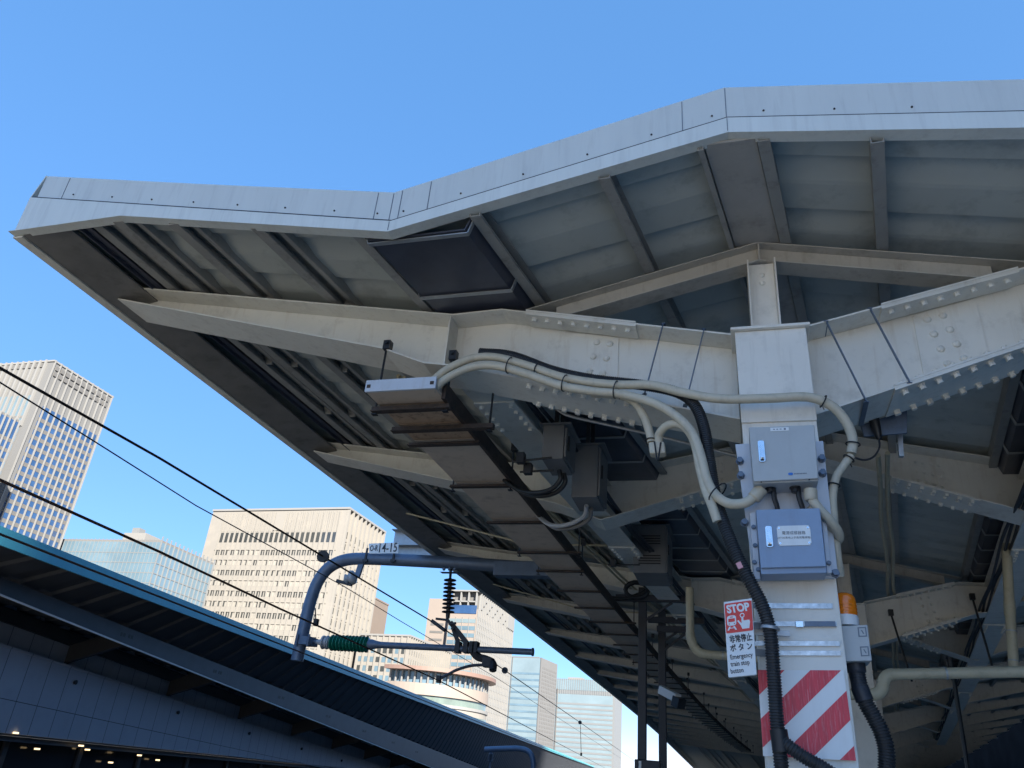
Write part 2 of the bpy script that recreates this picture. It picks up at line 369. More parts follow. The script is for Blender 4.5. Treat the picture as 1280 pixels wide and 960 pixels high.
# purlins
def purlin(x0, w_=.065, h=.108, second=0):
    p = MB(); z = PZ(x0)
    sweep(p, x0, z, rect(0, w_, 0, .007)); sweep(p, x0, z, rect(0, .007, .007, h)); sweep(p, x0, z, rect(.0075, w_, h - .007, h))
    sweep(p, x0, z, rect(w_ - .007, w_, .0075, .024))
    if second:
        sweep(p, x0 + second, z, rect(.022, .06, .03, .037)); sweep(p, x0 + second, z, rect(.052, .06, .0375, h))
        yy = 3.9
        while yy < 30:
            x = XX(x0, yy); p.box(x + .066, x + second + .05, yy + .35, yy + .37, z + .005, z + .1); yy += 1.1
    return p.build('purlin', 'purlin_paint', roof, T=T)
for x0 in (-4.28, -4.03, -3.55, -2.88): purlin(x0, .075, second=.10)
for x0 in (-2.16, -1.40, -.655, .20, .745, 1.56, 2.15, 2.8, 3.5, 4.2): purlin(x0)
# flat ridge tray between the two ridge purlins
rg = MB(); rz = PZ(.06)
purlin(-.11, .03)
sweep(rg, .06, rz, [(-.135, -.005), (.135, -.005), (.135, .012), (-.135, .012)]); rg.build('ridge_soffit', 'ridge_sheet', roof, T=T)

# ------------------------------------------------------------------ valley gutters
def gutter(x0a, x0b, label):
    g = thing('valley_gutter', label, 'gutter', (XX((x0a + x0b) / 2, 3.3), 3.3, 4.36))
    Tg = at_root(g); z = 4.372; mid = (x0a + x0b) / 2; hw = (x0b - x0a) / 2
    m_ = MB(); sweep(m_, mid, z, [(-hw - .06, .16), (-hw - .05, .16), (-hw + .005, .01), (hw - .005, .01), (hw + .05, .16), (hw + .06, .16), (hw, 0), (-hw, 0)], [3.28] + YN[1:])
    m_.build('trough', 'trough_sheet', g, T=Tg)
    yy = 3.30
    while yy < 34:
        s_ = MB(); x = XX(mid, yy); t = .007
        pts = [(-hw - .055, .13), (-hw - .012, -.014), (hw + .012, -.014), (hw + .055, .13)]
        for (ax_, az), (bx, bz) in zip(pts, pts[1:]): s_.bar((x + ax_, yy, z + az), (x + bx, yy, z + bz), .03, t, up=(0, 0, 1) if az == bz else (1, 0, 0))
        s_.build('strap', 'galvanised', g, T=Tg); yy += .60
    return g
gutter(-2.05, -1.44, 'dark sheet metal valley gutter with bright straps, left of the column')
gutter(1.66, 2.27, 'dark sheet metal valley gutter with straps, right of the column')

# ------------------------------------------------------------------ steel frames
GTOP_L = [(-4.80, 4.885), (-1.79, 4.335), (-1.45, 4.345), (.03, 4.03)]
GBOT_L = [(-4.70, 4.735), (-2.27, 4.10), (-1.95, 3.965), (-1.75, 3.93), (.03, 3.47)]
GTOP_R = [(.41, 4.05), (1.62, 4.345), (1.98, 4.335), (5.05, 4.885)]
GBOT_R = [(.41, 3.475), (1.75, 3.93), (1.98, 3.965), (2.3, 4.10), (4.95, 4.735)]
FL = .175                                     # half width of a girder flange
def plate_between(mb, top, bot, xa, xb, y, t, ins=.03):
    mb.add([(xa, y, lerp(bot, xa) + ins), (xb, y, lerp(bot, xb) + ins), (xb, y, lerp(top, xb) - ins), (xa, y, lerp(top, xa) - ins),
            (xa, y - t, lerp(bot, xa) + ins), (xb, y - t, lerp(bot, xb) + ins), (xb, y - t, lerp(top, xb) - ins), (xa, y - t, lerp(top, xa) - ins)],
           [(0, 1, 2, 3), (7, 6, 5, 4), (0, 4, 5, 1), (1, 5, 6, 2), (2, 6, 7, 3), (3, 7, 4, 0)])
ORD = ['second', 'third', 'fourth', 'fifth', 'sixth', 'seventh', 'eighth']
FRAME_LABELS = ['nearest white painted steel frame with Y shaped arms, carrying the control cabinets',
                'second steel frame from the front, a gable beam without a column of its own',
                'third steel frame from the front, with the second column and Y shaped arms',
                'fourth steel frame from the front, a dim gable beam without a column',
                'fifth steel frame from the front, with the third column, deep in the canopy',
                'sixth steel frame from the front, a dark gable beam deep in the canopy'] + ['distant steel frame in the dark far end of the canopy'] * 12
FY = [4.25, 7.45] + [11.55 + 3.72 * i for i in range(16)]
def gable_frame(root, Yc, mv, T, det):
    G0 = mv([(.22, 0)])[0][0]
    top = mv([(-4.80, 4.885), (-1.79, 4.40), (.22, 4.80), (1.98, 4.42), (5.05, 4.885)])
    bot = mv([(-4.70, 4.735), (-2.2, 4.08), (-1.8, 3.90), (.22, 4.53), (2.0, 3.92), (2.4, 4.08), (4.95, 4.735)])
    for sg in (-1, 1):
        t_ = [p for p in top if (p[0] - G0) * sg >= -1e-4]; b_ = [p for p in bot if (p[0] - G0) * sg >= -1e-4]
        g = MB(); g.web([(x, z - .013) for x, z in t_], [(x, z + .013) for x, z in b_], Yc, .012)
        g.strip([(x, z - .0125) for x, z in t_], Yc - FL, Yc + FL, .0125); g.strip(b_, Yc - FL, Yc + FL, .0125)
        arm = g.build('girder_arm', 'girder_paint', root, bevel=.002, T=T)
        xm = mv([(-.75 if sg < 0 else 1.2, 0)])[0][0]
        s = MB(); plate_between(s, t_, b_, xm - .14, xm + .14, Yc - .0065, .009)
        if det:
            for dx in (-.09, -.03, .04, .1):
                for q in range(3):
                    zt, zb = lerp(t_, xm + dx), lerp(b_, xm + dx); s.rivet((xm + dx, Yc - .0155, zb + .10 + (zt - zb - .2) * q / 2), (0, -1, 0), .018, .014)
        s.build('web_splice_plate', 'girder_paint', arm, T=T)
        x0_, x1_ = xm - .34, xm + .34; seg = [(x0_, lerp(b_, x0_)), (x1_, lerp(b_, x1_))]; slope = (seg[1][1] - seg[0][1]) / (x1_ - x0_)
        s = MB(); s.strip([(x, z - .0125) for x, z in seg], Yc - FL - .002, Yc + FL, .012)
        if det:
            for q in range(7):
                xq = x0_ + .05 + (x1_ - x0_ - .1) * q / 6
                for yy in (-FL + .04, -.06, FL - .04): s.bolt((xq, Yc + yy, lerp(b_, xq) - .013), (slope, 0, -1), .017, .026)
        s.build('flange_splice_plate', 'girder_paint', arm, T=T)
    kx = G0; s = MB()
    for yy in (-1, 1): s.box(kx - .005, kx + .005, Yc + yy * .085 - .076, Yc + yy * .085 + .076, 4.55, 4.785)
    s.build('stiffener', 'girder_paint', root, T=T)
def frame(i):
    Yc = FY[i]
    root = thing('canopy_frame', FRAME_LABELS[i], 'steel frame', (XX(.06, Yc), Yc, 0), 'steel frames carrying the canopy')
    l = Vector(root.location); det = i < 5
    gable = i % 2 == 1
    def mv(pts): return [(XX(x - .16 * .95 * min(max((x + 4.87) / 3, 0), 1), Yc), z) for x, z in pts]
    def T(p): return p - l
    lean = lambda p: Vector((p.x + (4.0 - p.z) * (.0125 if i == 0 else 0), p.y, p.z)) - l
    cx = mv([(.22, 0)])[0][0]; hw = .192
    # column: H section with a head plate and cap
    if gable: gable_frame(root, Yc, mv, T, det); return root
    c = MB(); c.box(cx - hw, cx + hw, Yc - .25, Yc - .226, -.02, 3.99); c.box(cx - hw, cx + hw, Yc + .226, Yc + .25, -.02, 3.99); c.box(cx - .008, cx + .008, Yc - .2255, Yc + .2255, 0, 3.985)
    col = c.build('column', 'column_paint', root, bevel=.004, T=lean)
    c = MB(); c.box(cx - hw - .002, cx + hw + .002, Yc - .262, Yc - .251, 3.41, 3.988); c.build('head_plate', 'column_paint', col, bevel=.003, T=lean)
    c = MB(); c.box(cx - hw - .025, cx + hw + .025, Yc - .29, Yc + .28, 3.99, 4.008); c.build('cap_plate', 'column_paint', col, bevel=.004, T=lean)
    # post and rafter above
    p = MB(); px = cx - .01
    p.box(px - .085, px - .075, Yc - .14, Yc + .06, 4.008, 4.585); p.box(px + .075, px + .085, Yc - .14, Yc + .06, 4.008, 4.585); p.box(px - .0745, px + .0745, Yc - .075, Yc - .065, 4.008, 4.585)
    if det:
        for z in (4.50, 4.44): p.rivet((px, Yc - .075, z), (0, -1, 0), .02, .014)
    p.build('post', 'column_paint', root, bevel=.002, T=T)
    RT = mv([(-1.30, 4.375), (.2, 4.745), (1.67, 4.42)]); RTL = RT; RB = [(x, lerp(RTL, x) - .143) for x, _ in mv([(-1.11, 0), (.2, 0), (1.48, 0)])]
    r_ = MB(); r_.web([(x, z - .008) for x, z in RT], [(x, z + .009) for x, z in RB], Yc - .03, .008); r_.strip([(x, z - .0075) for x, z in RT], Yc - .10, Yc + .04, .0075); r_.strip(RB, Yc - .10, Yc + .04, .0085)
    r_.box(cx - .022, cx - .012, Yc - .098, Yc - .0345, 4.612, 4.733)
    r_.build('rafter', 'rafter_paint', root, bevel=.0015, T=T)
    # arms
    for side, GT, GB in (('left', GTOP_L, GBOT_L), ('right', GTOP_R, GBOT_R)):
        t_ = mv(GT); b_ = mv(GB); sg = -1 if side == 'left' else 1
        g = MB(); g.web([(x, z - .013) for x, z in t_], [(x, z + .013) for x, z in b_], Yc, .012)
        g.strip([(x, z - .0125) for x, z in t_], Yc - FL, Yc + FL, .0125); g.strip(b_, Yc - FL, Yc + FL, .0125)
        arm = g.build('girder_arm', 'girder_paint', root, bevel=.002, T=T)
        # stiffener at the kink
        kx = mv([(-1.81 if sg < 0 else 2.0, 0)])[0][0]
        s = MB(); zt = lerp(t_, kx) - .015; zb = lerp(b_, kx) + .015
        for yy in (-1, 1): s.box(kx - .005, kx + .005, Yc + yy * .085 - .076, Yc + yy * .085 + .076, zb, zt)
        s.build('stiffener', 'girder_paint', arm, T=T)
        # splice plates with bolts
        xa, xm, xb_ = mv([(-1.03, 0), (-.86, 0), (-.69, 0)]) if sg < 0 else mv([(1.03, 0), (1.2, 0), (1.37, 0)])
        xa, xm, xb_ = xa[0], xm[0], xb_[0]
        s = MB(); plate_between(s, t_, b_, xa, xb_, Yc - .0065, .009)
        if det:
            dirx = (t_[-2][1] - t_[-1][1]) / (t_[-2][0] - t_[-1][0]) if sg < 0 else (t_[1][1] - t_[0][1]) / (t_[1][0] - t_[0][0])
            for cxx in ((-.055, .055) if i else ((.03, .115) if sg < 0 else (-.10, -.015))):
                for q in range(4):
                    xq = xm + cxx + (-.02 if sg < 0 else .02) * q
                    zt = lerp(t_, xq); zb = lerp(b_, xq); s.rivet((xq, Yc - .0155, zt - .085 - (zt - zb - .15) * q / 3.4), (0, -1, 0), .024, .018)
        s.build('web_splice_plate', 'girder_paint', arm, T=T)
        x0_, x1_ = (xm - .42, xm + .30) if sg < 0 else (xm - .36, xm + .36)
        for nm, ln, zo in (('top', t_, .0), ('bottom', b_, 0)):
            s = MB(); seg = [(x0_, lerp(ln, x0_)), (x1_, lerp(ln, x1_))]
            slope = (seg[1][1] - seg[0][1]) / (x1_ - x0_)
            if nm == 'top':
                s.strip([(x, z + .0005) for x, z in seg], Yc - FL - .002, Yc + FL, .012); s.strip([(x, z - .0255) for x, z in seg], Yc - FL - .002, Yc - .02, .0125)
            else:
                s.strip([(x, z - .0125) for x, z in seg], Yc - FL - .002, Yc + FL, .012); s.strip([(x, z + .013) for x, z in seg], Yc - FL - .002, Yc - .02, .012)
            if det:
                for q in range(8):
                    xq = x0_ + (x1_ - x0_) * (q + .6) / 8.2; zq = lerp(ln, xq)
                    if nm == 'top':
                        s.bolt((xq, Yc - FL + .045, zq - .026), (slope, 0, -1), .016, .022 + random.uniform(0, .005))
                    else:
                        for yy in (-FL + .045, FL - .045): s.bolt((xq, Yc + yy, zq - .013), (slope, 0, -1), .017 + random.uniform(-.001, .001), .024 + random.uniform(0, .006))
                        s.bolt((xq, Yc - FL + .045, zq + .026), (-slope, 0, 1), .016, .022)
            s.build('flange_splice_plate', 'girder_paint', arm, T=T)
    return root
for i in range(len(FY)): frame(i)

# ------------------------------------------------------------------ longitudinal beams under the valleys
def valley_beam(sg, label):
    xc = (lambda Y: -1.66 + .10 * (Y - 4.25)) if sg < 0 else (lambda Y: 2.05 + .16 * (Y - 4.25))
    b = thing('valley_beam', label, 'beam', (xc(4.4), 4.4, 3.95), 'long beams under the canopy valleys')
    Tb = at_root(b); ys = [4.44] + YN[1:7] + [36]
    m_ = MB(); sweep(m_, 0, 3.945, rect(-.15, .15, 0, .012), ys, xc); m_.build('bottom_flange', 'girder_paint', b, T=Tb)
    m_ = MB(); sweep(m_, 0, 3.957, rect(-.006, .006, .0005, .36), ys, xc); m_.build('web_plate', 'girder_paint', b, T=Tb)
    m_ = MB(); sweep(m_, 0, 4.3175, rect(-.12, .12, 0, .012), ys, xc); m_.build('top_flange', 'girder_paint', b, T=Tb)
    for yc in [4.9 + 3.72 * k for k in range(6)]:
        m_ = MB(); x0, x1 = xc(yc - .25), xc(yc + .25)
        m_.add([(x0 - .152, yc - .25, 3.930), (x0 + .152, yc - .25, 3.930), (x1 + .152, yc + .25, 3.930), (x1 - .152, yc + .25, 3.930),
                (x0 - .152, yc - .25, 3.944), (x0 + .152, yc - .25, 3.944), (x1 + .152, yc + .25, 3.944), (x1 - .152, yc + .25, 3.944)],
               [(3, 2, 1, 0), (4, 5, 6, 7), (0, 1, 5, 4), (1, 2, 6, 5), (2, 3, 7, 6), (3, 0, 4, 7)])
        for q in range(5):
            yq = yc - .2 + .1 * q
            for dx in (-.11, .11): m_.bolt((xc(yq) + dx, yq, 3.930), (0, 0, -1), .016, .024)
        m_.build('splice_plate', 'girder_paint', b, T=Tb)
valley_beam(-1, 'long pale beam under the left valley, running away above the rusty duct')
valley_beam(1, 'long pale beam under the right valley, running away behind the column')

# ------------------------------------------------------------------ cable duct under the left arm
DX = lambda Y: -1.985 + .012 * (Y - 3.7) + .0007 * (Y - 3.7) ** 2
duct = thing('cable_duct', 'rusty grey cable duct on cross bars, running along below the left arms', 'cable duct', (DX(3.66), 3.66, 3.66))
T = at_root(duct)
cuts = [3.90, 4.08, 4.40, 4.68, 5.55, 6.52, 7.54, 8.3]
while cuts[-1] < 46: cuts.append(cuts[-1] + .98)
for i, (ya, yb) in enumerate(zip(cuts, cuts[1:])):
    m_ = MB(); sweep(m_, 0, 3.672 + (.004 if i else 0), rect(-.235, .235, 0, .075), [ya + .004, yb - .004], DX)
    m_.build('duct_section', 'duct_rust' if 0 < i < 3 else 'duct_sheet', duct, bevel=.003, T=T)
m_ = MB(); m_.box(DX(3.9) - .24, DX(3.9) + .24, 3.88, 3.8985, 3.669, 3.751); ec = m_.build('end_cap', 'plate_white', duct, bevel=.003, T=T)
for s_ in (-1, 1):
    m_ = MB(); m_.box(DX(3.9) + s_ * .215 - .012, DX(3.9) + s_ * .215 + .012, 3.876, 3.8795, 3.695, 3.717); m_.build('end_slot', 'rusty_bar', ec, T=lambda p: p - duct.location)
m_ = MB(); sweep(m_, 0, 3.655, rect(.237, .262, 0, .11), [4.0] + [y for y in cuts if y > 4.2][::4] + [46.5], DX); m_.build('side_rail', 'rusty_bar', duct, T=T)
for i, yc in enumerate(cuts[1:]):
    long_ = i in (1,) or (i > 4 and i % 4 == 1)
    x0, x1 = DX(yc) - .27, DX(yc) + (.46 if i == 1 else .40 if long_ else .27)
    m_ = MB(); h = .036 if i < 2 else .022
    m_.box(x0, x1, yc - .02, yc + .02, 3.652 - h, 3.652); m_.box(x0, x1, yc - .034, yc - .0205, 3.652 - h, 3.652 - h + .006)
    m_.build('cross_bar', 'rusty_bar', duct, T=T)
    if i in (0, 1) or long_ or i % 3 == 0:
        for xr in (x0 + .02, x1 - .03):
            if i == 1 and xr < -2: continue
            r_ = MB(); zt = 4.12 if i > 1 and xr < -1.9 else 3.95
            if i < 2: zt = {0: (4.10 if xr < -2 else 3.985), 1: 3.97}[i]
            r_.tube([(xr, yc, 3.60), (xr, yc, zt)], .0075, 6)
            r_.box(xr - .018, xr + .018, yc - .018, yc + .018, 3.6005, 3.606)
            r_.box(xr - .02, xr + .03, yc - .02, yc + .03, zt - .012, zt + .055); r_.tube([(xr + .005, yc - .035, zt + .03), (xr + .005, yc + .02, zt + .03)], .012, 6)
            r_.build('hanger_rod', 'black_plastic', duct, T=T)

# ------------------------------------------------------------------ cabinets on the nearest column
def quad(px4, Y): return [atY(x, y, Y) for x, y in px4]       # TL TR BR BL
def slab(mb, px4, Yf, depth):
    q = quad(px4, Yf); d = Vector((0, depth, 0)); tl, tr, br, bl = q
    return mb.hexa([bl, br, br + d, bl + d, tl, tr, tr + d, tl + d])
class Face:     # unit coordinates on a quad face: u right, v down
    def __init__(s, px4, Y): s.q = quad(px4, Y)
    def p(s, u, v, d=0):
        tl, tr, br, bl = s.q; return (tl.lerp(tr, u)).lerp(bl.lerp(br, u), v) - Vector((0, d, 0))
    def poly(s, mb, pts, d0, d1): mb.prism(pts, lambda u, v: s.p(u, v, d1), lambda u, v: s.p(u, v, d0)); return mb
    def right(s): return s.q[1] - s.q[0]
    def up(s): return s.q[0] - s.q[3]
def circ(cx, cy, rx, ry, n=14): return [(cx + rx * math.cos(2 * math.pi * k / n), cy + ry * math.sin(2 * math.pi * k / n)) for k in range(n)]
def rrect(x0, y0, x1, y1, rx, ry, n=4):
    o = []
    for cx, cy, a0 in ((x1 - rx, y1 - ry, 0), (x0 + rx, y1 - ry, 90), (x0 + rx, y0 + ry, 180), (x1 - rx, y0 + ry, 270)):
        for k in range(n + 1): an = R(a0 + 90 * k / n); o.append((cx + rx * math.cos(an), cy + ry * math.sin(an)))
    return o

mp = thing('mounting_plate', 'pale bolted backing plate behind both cabinets on the column', 'plate', atY(984, 724, 3.975))
T = at_root(mp)
m_ = MB(); slab(m_, [(919, 555), (1029, 551), (1048, 722), (943, 725)], 3.952, .022); m_.build('plate', 'plate_white', mp, bevel=.003, T=T)
for x, y in ((925, 577), (926, 595), (931, 654), (1027, 574), (1028, 592), (1044, 717)):
    b_ = MB(); p = atY(x, y, 3.952); b_.bolt(p, (0, -1, 0), .016, .035); b_.build('bolt', 'strap_blue', mp, T=T)

def cabinet(name, label, px4, Yf, depth, mname, drop):
    c = thing(name, label, 'control cabinet', atY((px4[2][0] + px4[3][0]) / 2, px4[2][1], Yf + depth))
    T = at_root(c); q = quad(px4, Yf)
    b_ = MB(); slab(b_, px4, Yf + .016, depth - .016)
    b_.build('cabinet_body', mname, c, bevel=.004, T=lambda p: T(Vector((p.x, p.y, p.z - (drop if p.z < (q[0].z + q[3].z) / 2 else 0)))))
    b_ = MB(); slab(b_, px4, Yf, .0145); dr = b_.build('cabinet_door', mname, c, bevel=.004, T=T)
    return c, dr, Face(px4, Yf)
def handle(dr, root, f, u, v0, v1, uw, knob):
    T = at_root(root)
    b_ = MB(); f.poly(b_, rrect(u - uw, v0, u + uw, v1, uw * .7, .03), .001, .008); h = b_.build('handle', 'bright_steel', dr, T=T)
    b_ = MB(); f.poly(b_, rrect(u - uw * .35, v0 + .03, u + uw * .35, v1 - .09, uw * .3, .03), .0085, .02); f.poly(b_, circ(u + uw * .05, v1 - .085, uw * .55, .035), .0085, .026)
    b_.build('handle_lever', 'bright_steel', dr, T=T)
    b_ = MB(); f.poly(b_, rrect(u - uw * .6, v1 - .045, u + uw * .6, v1 - .018, uw * .2, .008), .0085, .011); b_.build('handle_slot', 'black_plastic', dr, T=T)

CU = [(936, 534), (1018, 531), (1023, 598), (942, 602)]
cab1, d1, f1 = cabinet('control_cabinet', 'upper pale grey cabinet with a small blue emblem on the column', CU, 3.775, .175, 'cabinet_grey', .012)
handle(d1, cab1, f1, .165, .27, .66, .05, 0)
T1 = at_root(cab1)
b_ = MB(); f1.poly(b_, [(.33, .03), (.61, .03), (.61, .095), (.33, .095)], .001, .003); lb = b_.build('label_strip', 'sign_white', d1, T=T1)
b_ = MB()
for u in (.385, .435, .485): f1.poly(b_, [(u - .015, .055), (u + .015, .055), (u + .015, .07), (u - .015, .07)], .0031, .0036)
f1.poly(b_, [(.535, .045), (.565, .045), (.565, .08), (.535, .08)], .0031, .0036); b_.build('label_marks', 'ink_grey', d1, T=T1)
b_ = MB(); f1.poly(b_, rrect(.545, .875, .62, .92, .02, .02), .001, .0025); f1.poly(b_, circ(.5825, .8975, .012, .012, 8), .0026, .003)
b_.build('emblem', 'logo_blue', d1, T=T1)
b_ = MB()
for k in range(9): f1.poly(b_, [(.635 + .022 * k, .888), (.65 + .022 * k, .888), (.65 + .022 * k, .905), (.635 + .022 * k, .905)], .001, .002)
b_.build('emblem_lettering', 'ink_grey', d1, T=T1)
b_ = MB()
for u in (.12, .86): f1.poly(b_, circ(u, 1.012, .012, .008, 8), -.006, .004)
b_.build('hinge_screws', 'iron_dark', cab1, T=T1)

CL = [(945, 637), (1025, 635), (1033, 708), (951, 710)]
cab2, d2, f2 = cabinet('control_cabinet', 'lower blue grey cabinet with an engraved silver nameplate on the column', CL, 3.80, .155, 'cabinet_blue', .03)
handle(d2, cab2, f2, .17, .30, .66, .052, 1)
T2 = at_root(cab2)
b_ = MB(); oc = [(.325, .30), (.79, .30), (.815, .34), (.815, .60), (.79, .64), (.325, .64), (.30, .60), (.30, .34)]
f2.poly(b_, oc, .001, .004); npl = b_.build('nameplate', 'sign_white', d2, T=T2)
def on_door(s, size, u, v, width, face, par, root, d=.0046, m_='ink_grey', bold=0):
    o = text_mesh(s, size, 'lettering', m_, None, face.p(u, v, d), face.right(), face.up(), .0006, width=width, bold=bold)
    for vt in o.data.vertices: vt.co -= Vector(root.location)
    o.parent = par; return o
on_door('電源成極器箱', .019, .555, .43, .105, f2, d2, cab2)
on_door('(ATOS系地上子局用電源箱)', .012, .555, .51, .150, f2, d2, cab2)
b_ = MB()
for u, v in ((.335, .34), (.78, .34), (.335, .60), (.78, .60)): f2.poly(b_, circ(u, v, .018, .02, 8), .004, .006)
b_.build('nameplate_screws', 'bright_steel', d2, T=T2)
# side rails of the lower cabinet with slots
for q_ in ([(937, 640), (944.5, 640), (950.5, 724), (943, 724)], [(1026, 640), (1032, 640), (1040, 716), (1034, 716)]):
    m_ = MB(); slab(m_, q_, 3.90, .05); m_.build('side_rail', 'plate_white', cab2, bevel=.002, T=T2)
for x, y in ((942, 659), (944, 682), (943, 703), (948, 712), (1036, 704)): m_ = MB(); m_.bolt(atY(x, y, 3.899), (0, -1, 0), .009, .014); m_.build('rail_screw', 'strap_blue', cab2, T=T2)
# glands and short black leads between the cabinets
for x, n_ in ((967, 0), (998, 1)):
    g = MB(); p = atY(x, 612, 3.87); g.tube(smooth_path([p + Vector((0, 0, .03)), p + Vector((0, 0, -.04)), p + Vector((.012, .01, -.10)), p + Vector((0, .03, -.16))], 5), .013, 8)
    g.lathe([(0, .028), (.04, .028), (.042, .02), (.06, .02)], p + Vector((-.015, 0, .045)), (0, 0, -1), 10)
    g.build('cable_gland', 'black_plastic', cab1, True, T=T1)

# steel bands and the chevron board
for x0, x1, y_, h, lab in ((929, 1040, 757, 6.5, 'uppermost of the bright steel bands strapped round the column'), (931, 1045, 779.5, 6, 'steel band with a buckle strapped round the column'),
                           (936, 1049, 804, 6, 'third bright steel band down, strapped round the column'), (938, 1050, 816, 6, 'lowest bright steel band, just above the striped board')):
    q = quad([(x0, y_ - h / 2), (x1, y_ - h / 2 + .5), (x1, y_ + h / 2 + .5), (x0, y_ + h / 2)], 3.992); tl, tr, br, bl = q
    b_ = thing('steel_band', lab, 'band', (bl + br) / 2, 'steel bands round the column'); Tb = at_root(b_)
    m_ = MB(); d = Vector((0, .003, 0)); m_.hexa([bl, br, br + d, bl + d, tl, tr, tr + d, tl + d])
    e = Vector((0, .52, 0)); k = Vector((.003, 0, 0))
    m_.hexa([br, br + k, br + k + e, br + e, tr, tr + k, tr + k + e, tr + e]); m_.hexa([bl - k, bl, bl + e, bl - k + e, tl - k, tl, tl + e, tl - k + e])
    m_.build('band', 'band_steel', b_, T=Tb)
    if 'buckle' in lab:
        m_ = MB(); slab(m_, [(994, 776), (1004, 776), (1005, 784), (995, 784)], 3.978, .013); m_.build('buckle', 'bright_steel', b_, bevel=.002, T=Tb)
        m_ = MB(); slab(m_, [(1005.5, 776.5), (1044, 776.5), (1045, 783), (1006, 783)], 3.985, .004); m_.build('band_tongue', 'strap_blue', b_, T=Tb)
CH = [(947, 837.5), (1054.5, 838), (1070, 951), (954, 945)]
cb = thing('chevron_board', 'red and white diagonally striped board wrapped on the foot of the column', 'striped board', atY(1010, 948, 4.0)); T = at_root(cb)
m_ = MB(); slab(m_, CH, 3.985, .008); m_.build('board', 'sign_white', cb, T=T)
fc = Face(CH, 3.985)
def clip(poly, k, c, keep_less):
    out = []; g = lambda p: (p[0] + k * p[1] - c) * (1 if keep_less else -1)
    for p, q in zip(poly, poly[1:] + poly[:1]):
        a_, b__ = g(p), g(q)
        if a_ <= 0: out.append(p)
        if a_ * b__ < 0: t = a_ / (a_ - b__); out.append((p[0] + (q[0] - p[0]) * t, p[1] + (q[1] - p[1]) * t))
    return out
for c0, c1 in ((-.1, .32), (.62, .97), (1.25, 1.6), (1.9, 2.3)):
    po = clip(clip([(0, 0), (1, 0), (1, 1), (0, 1)], 1.07, c1, True), 1.07, c0, False)
    m_ = MB(); fc.poly(m_, po, .0005, .0018); m_.build('stripe', 'tape_red', cb, T=T)

# emergency stop sign
SG = [(904.5, 752.5), (940, 747.5), (946, 843.5), (910.5, 847)]
ss = thing('emergency_stop_sign', 'red and white emergency train stop sign beside the column', 'sign', atY(928, 845, 3.86)); T = at_root(ss); fs = Face(SG, 3.86)
m_ = MB(); slab(m_, SG, 3.86, .025); m_.build('board', 'sign_white', ss, bevel=.003, T=T)
m_ = MB(); fs.poly(m_, rrect(.025, .03, .975, .43, .05, .02), .0005, .002); m_.build('red_panel', 'sign_red', ss, T=T)
def sgt(s, size, u, v, width, m_, bold=0, d=.0028):
    o = text_mesh(s, size, 'lettering', m_, None, fs.p(u, v, d), fs.right(), fs.up(), .0006, width=width, bold=bold)
    for vt in o.data.vertices: vt.co -= Vector(ss.location)
    o.parent = ss; return o
W_ = fs.right().length
sgt('STOP', .050, .49, .115, W_ * .80, 'sign_white', .0022)
sgt('非常停止', .036, .52, .52, W_ * .76, 'ink', .0010, .0012)
sgt('ボ タ ン', .034, .52, .635, W_ * .76, 'ink', .0008, .0012)
sgt('Emergency', .029, .50, .745, W_ * .76, 'ink', .0004, .0012)
sgt('train stop', .029, .44, .835, W_ * .64, 'ink', .0004, .0012)
sgt('button', .029, .32, .925, W_ * .43, 'ink', .0004, .0012)
m_ = MB(); fs.poly(m_, rrect(.08, .20, .40, .335, .09, .03), .0025, .0032); fs.poly(m_, [(.14, .345), (.20, .345), (.13, .395), (.07, .395)], .0025, .0032); fs.poly(m_, [(.28, .345), (.34, .345), (.41, .395), (.35, .395)], .0025, .0032)
fs.poly(m_, [(.14, .362), (.34, .362), (.34, .372), (.14, .372)], .0024, .0031)
pc = m_.build('train_pictogram', 'sign_white', ss, T=T)
m_ = MB(); fs.poly(m_, [(.125, .24), (.355, .24), (.355, .285), (.125, .285)], .0033, .0038); fs.poly(m_, circ(.15, .31, .02, .009, 8), .0033, .0038); fs.poly(m_, circ(.33, .31, .02, .009, 8), .0033, .0038)
fs.poly(m_, [(.19, .215), (.29, .215), (.29, .226), (.19, .226)], .0033, .0038); m_.build('train_windows', 'sign_red', ss, T=T)
m_ = MB(); fs.poly(m_, [(.585, .235), (.655, .235), (.655, .285), (.86, .285), (.88, .31), (.84, .395), (.60, .395), (.555, .35), (.44, .285), (.47, .27), (.585, .32)], .0025, .0032)
for k in range(12):
    a0, a1 = 2 * math.pi * k / 12, 2 * math.pi * (k + 1) / 12
    fs.poly(m_, [(.62 + .085 * math.cos(a0), .215 + .032 * math.sin(a0)), (.62 + .085 * math.cos(a1), .215 + .032 * math.sin(a1)), (.62 + .055 * math.cos(a1), .215 + .02 * math.sin(a1)), (.62 + .055 * math.cos(a0), .215 + .02 * math.sin(a0))], .0024, .0031)
m_.build('hand_pictogram', 'sign_white', ss, T=T)
m_ = MB(); p0, p1 = fs.p(.95, .35, -.03), fs.p(1.5, .35, -.11); m_.bar(p0, p1, .02, .03); m_.bar(fs.p(.95, .7, -.03), fs.p(1.4, .7, -.11), .02, .03); m_.build('bracket', 'galvanised', ss, T=T)

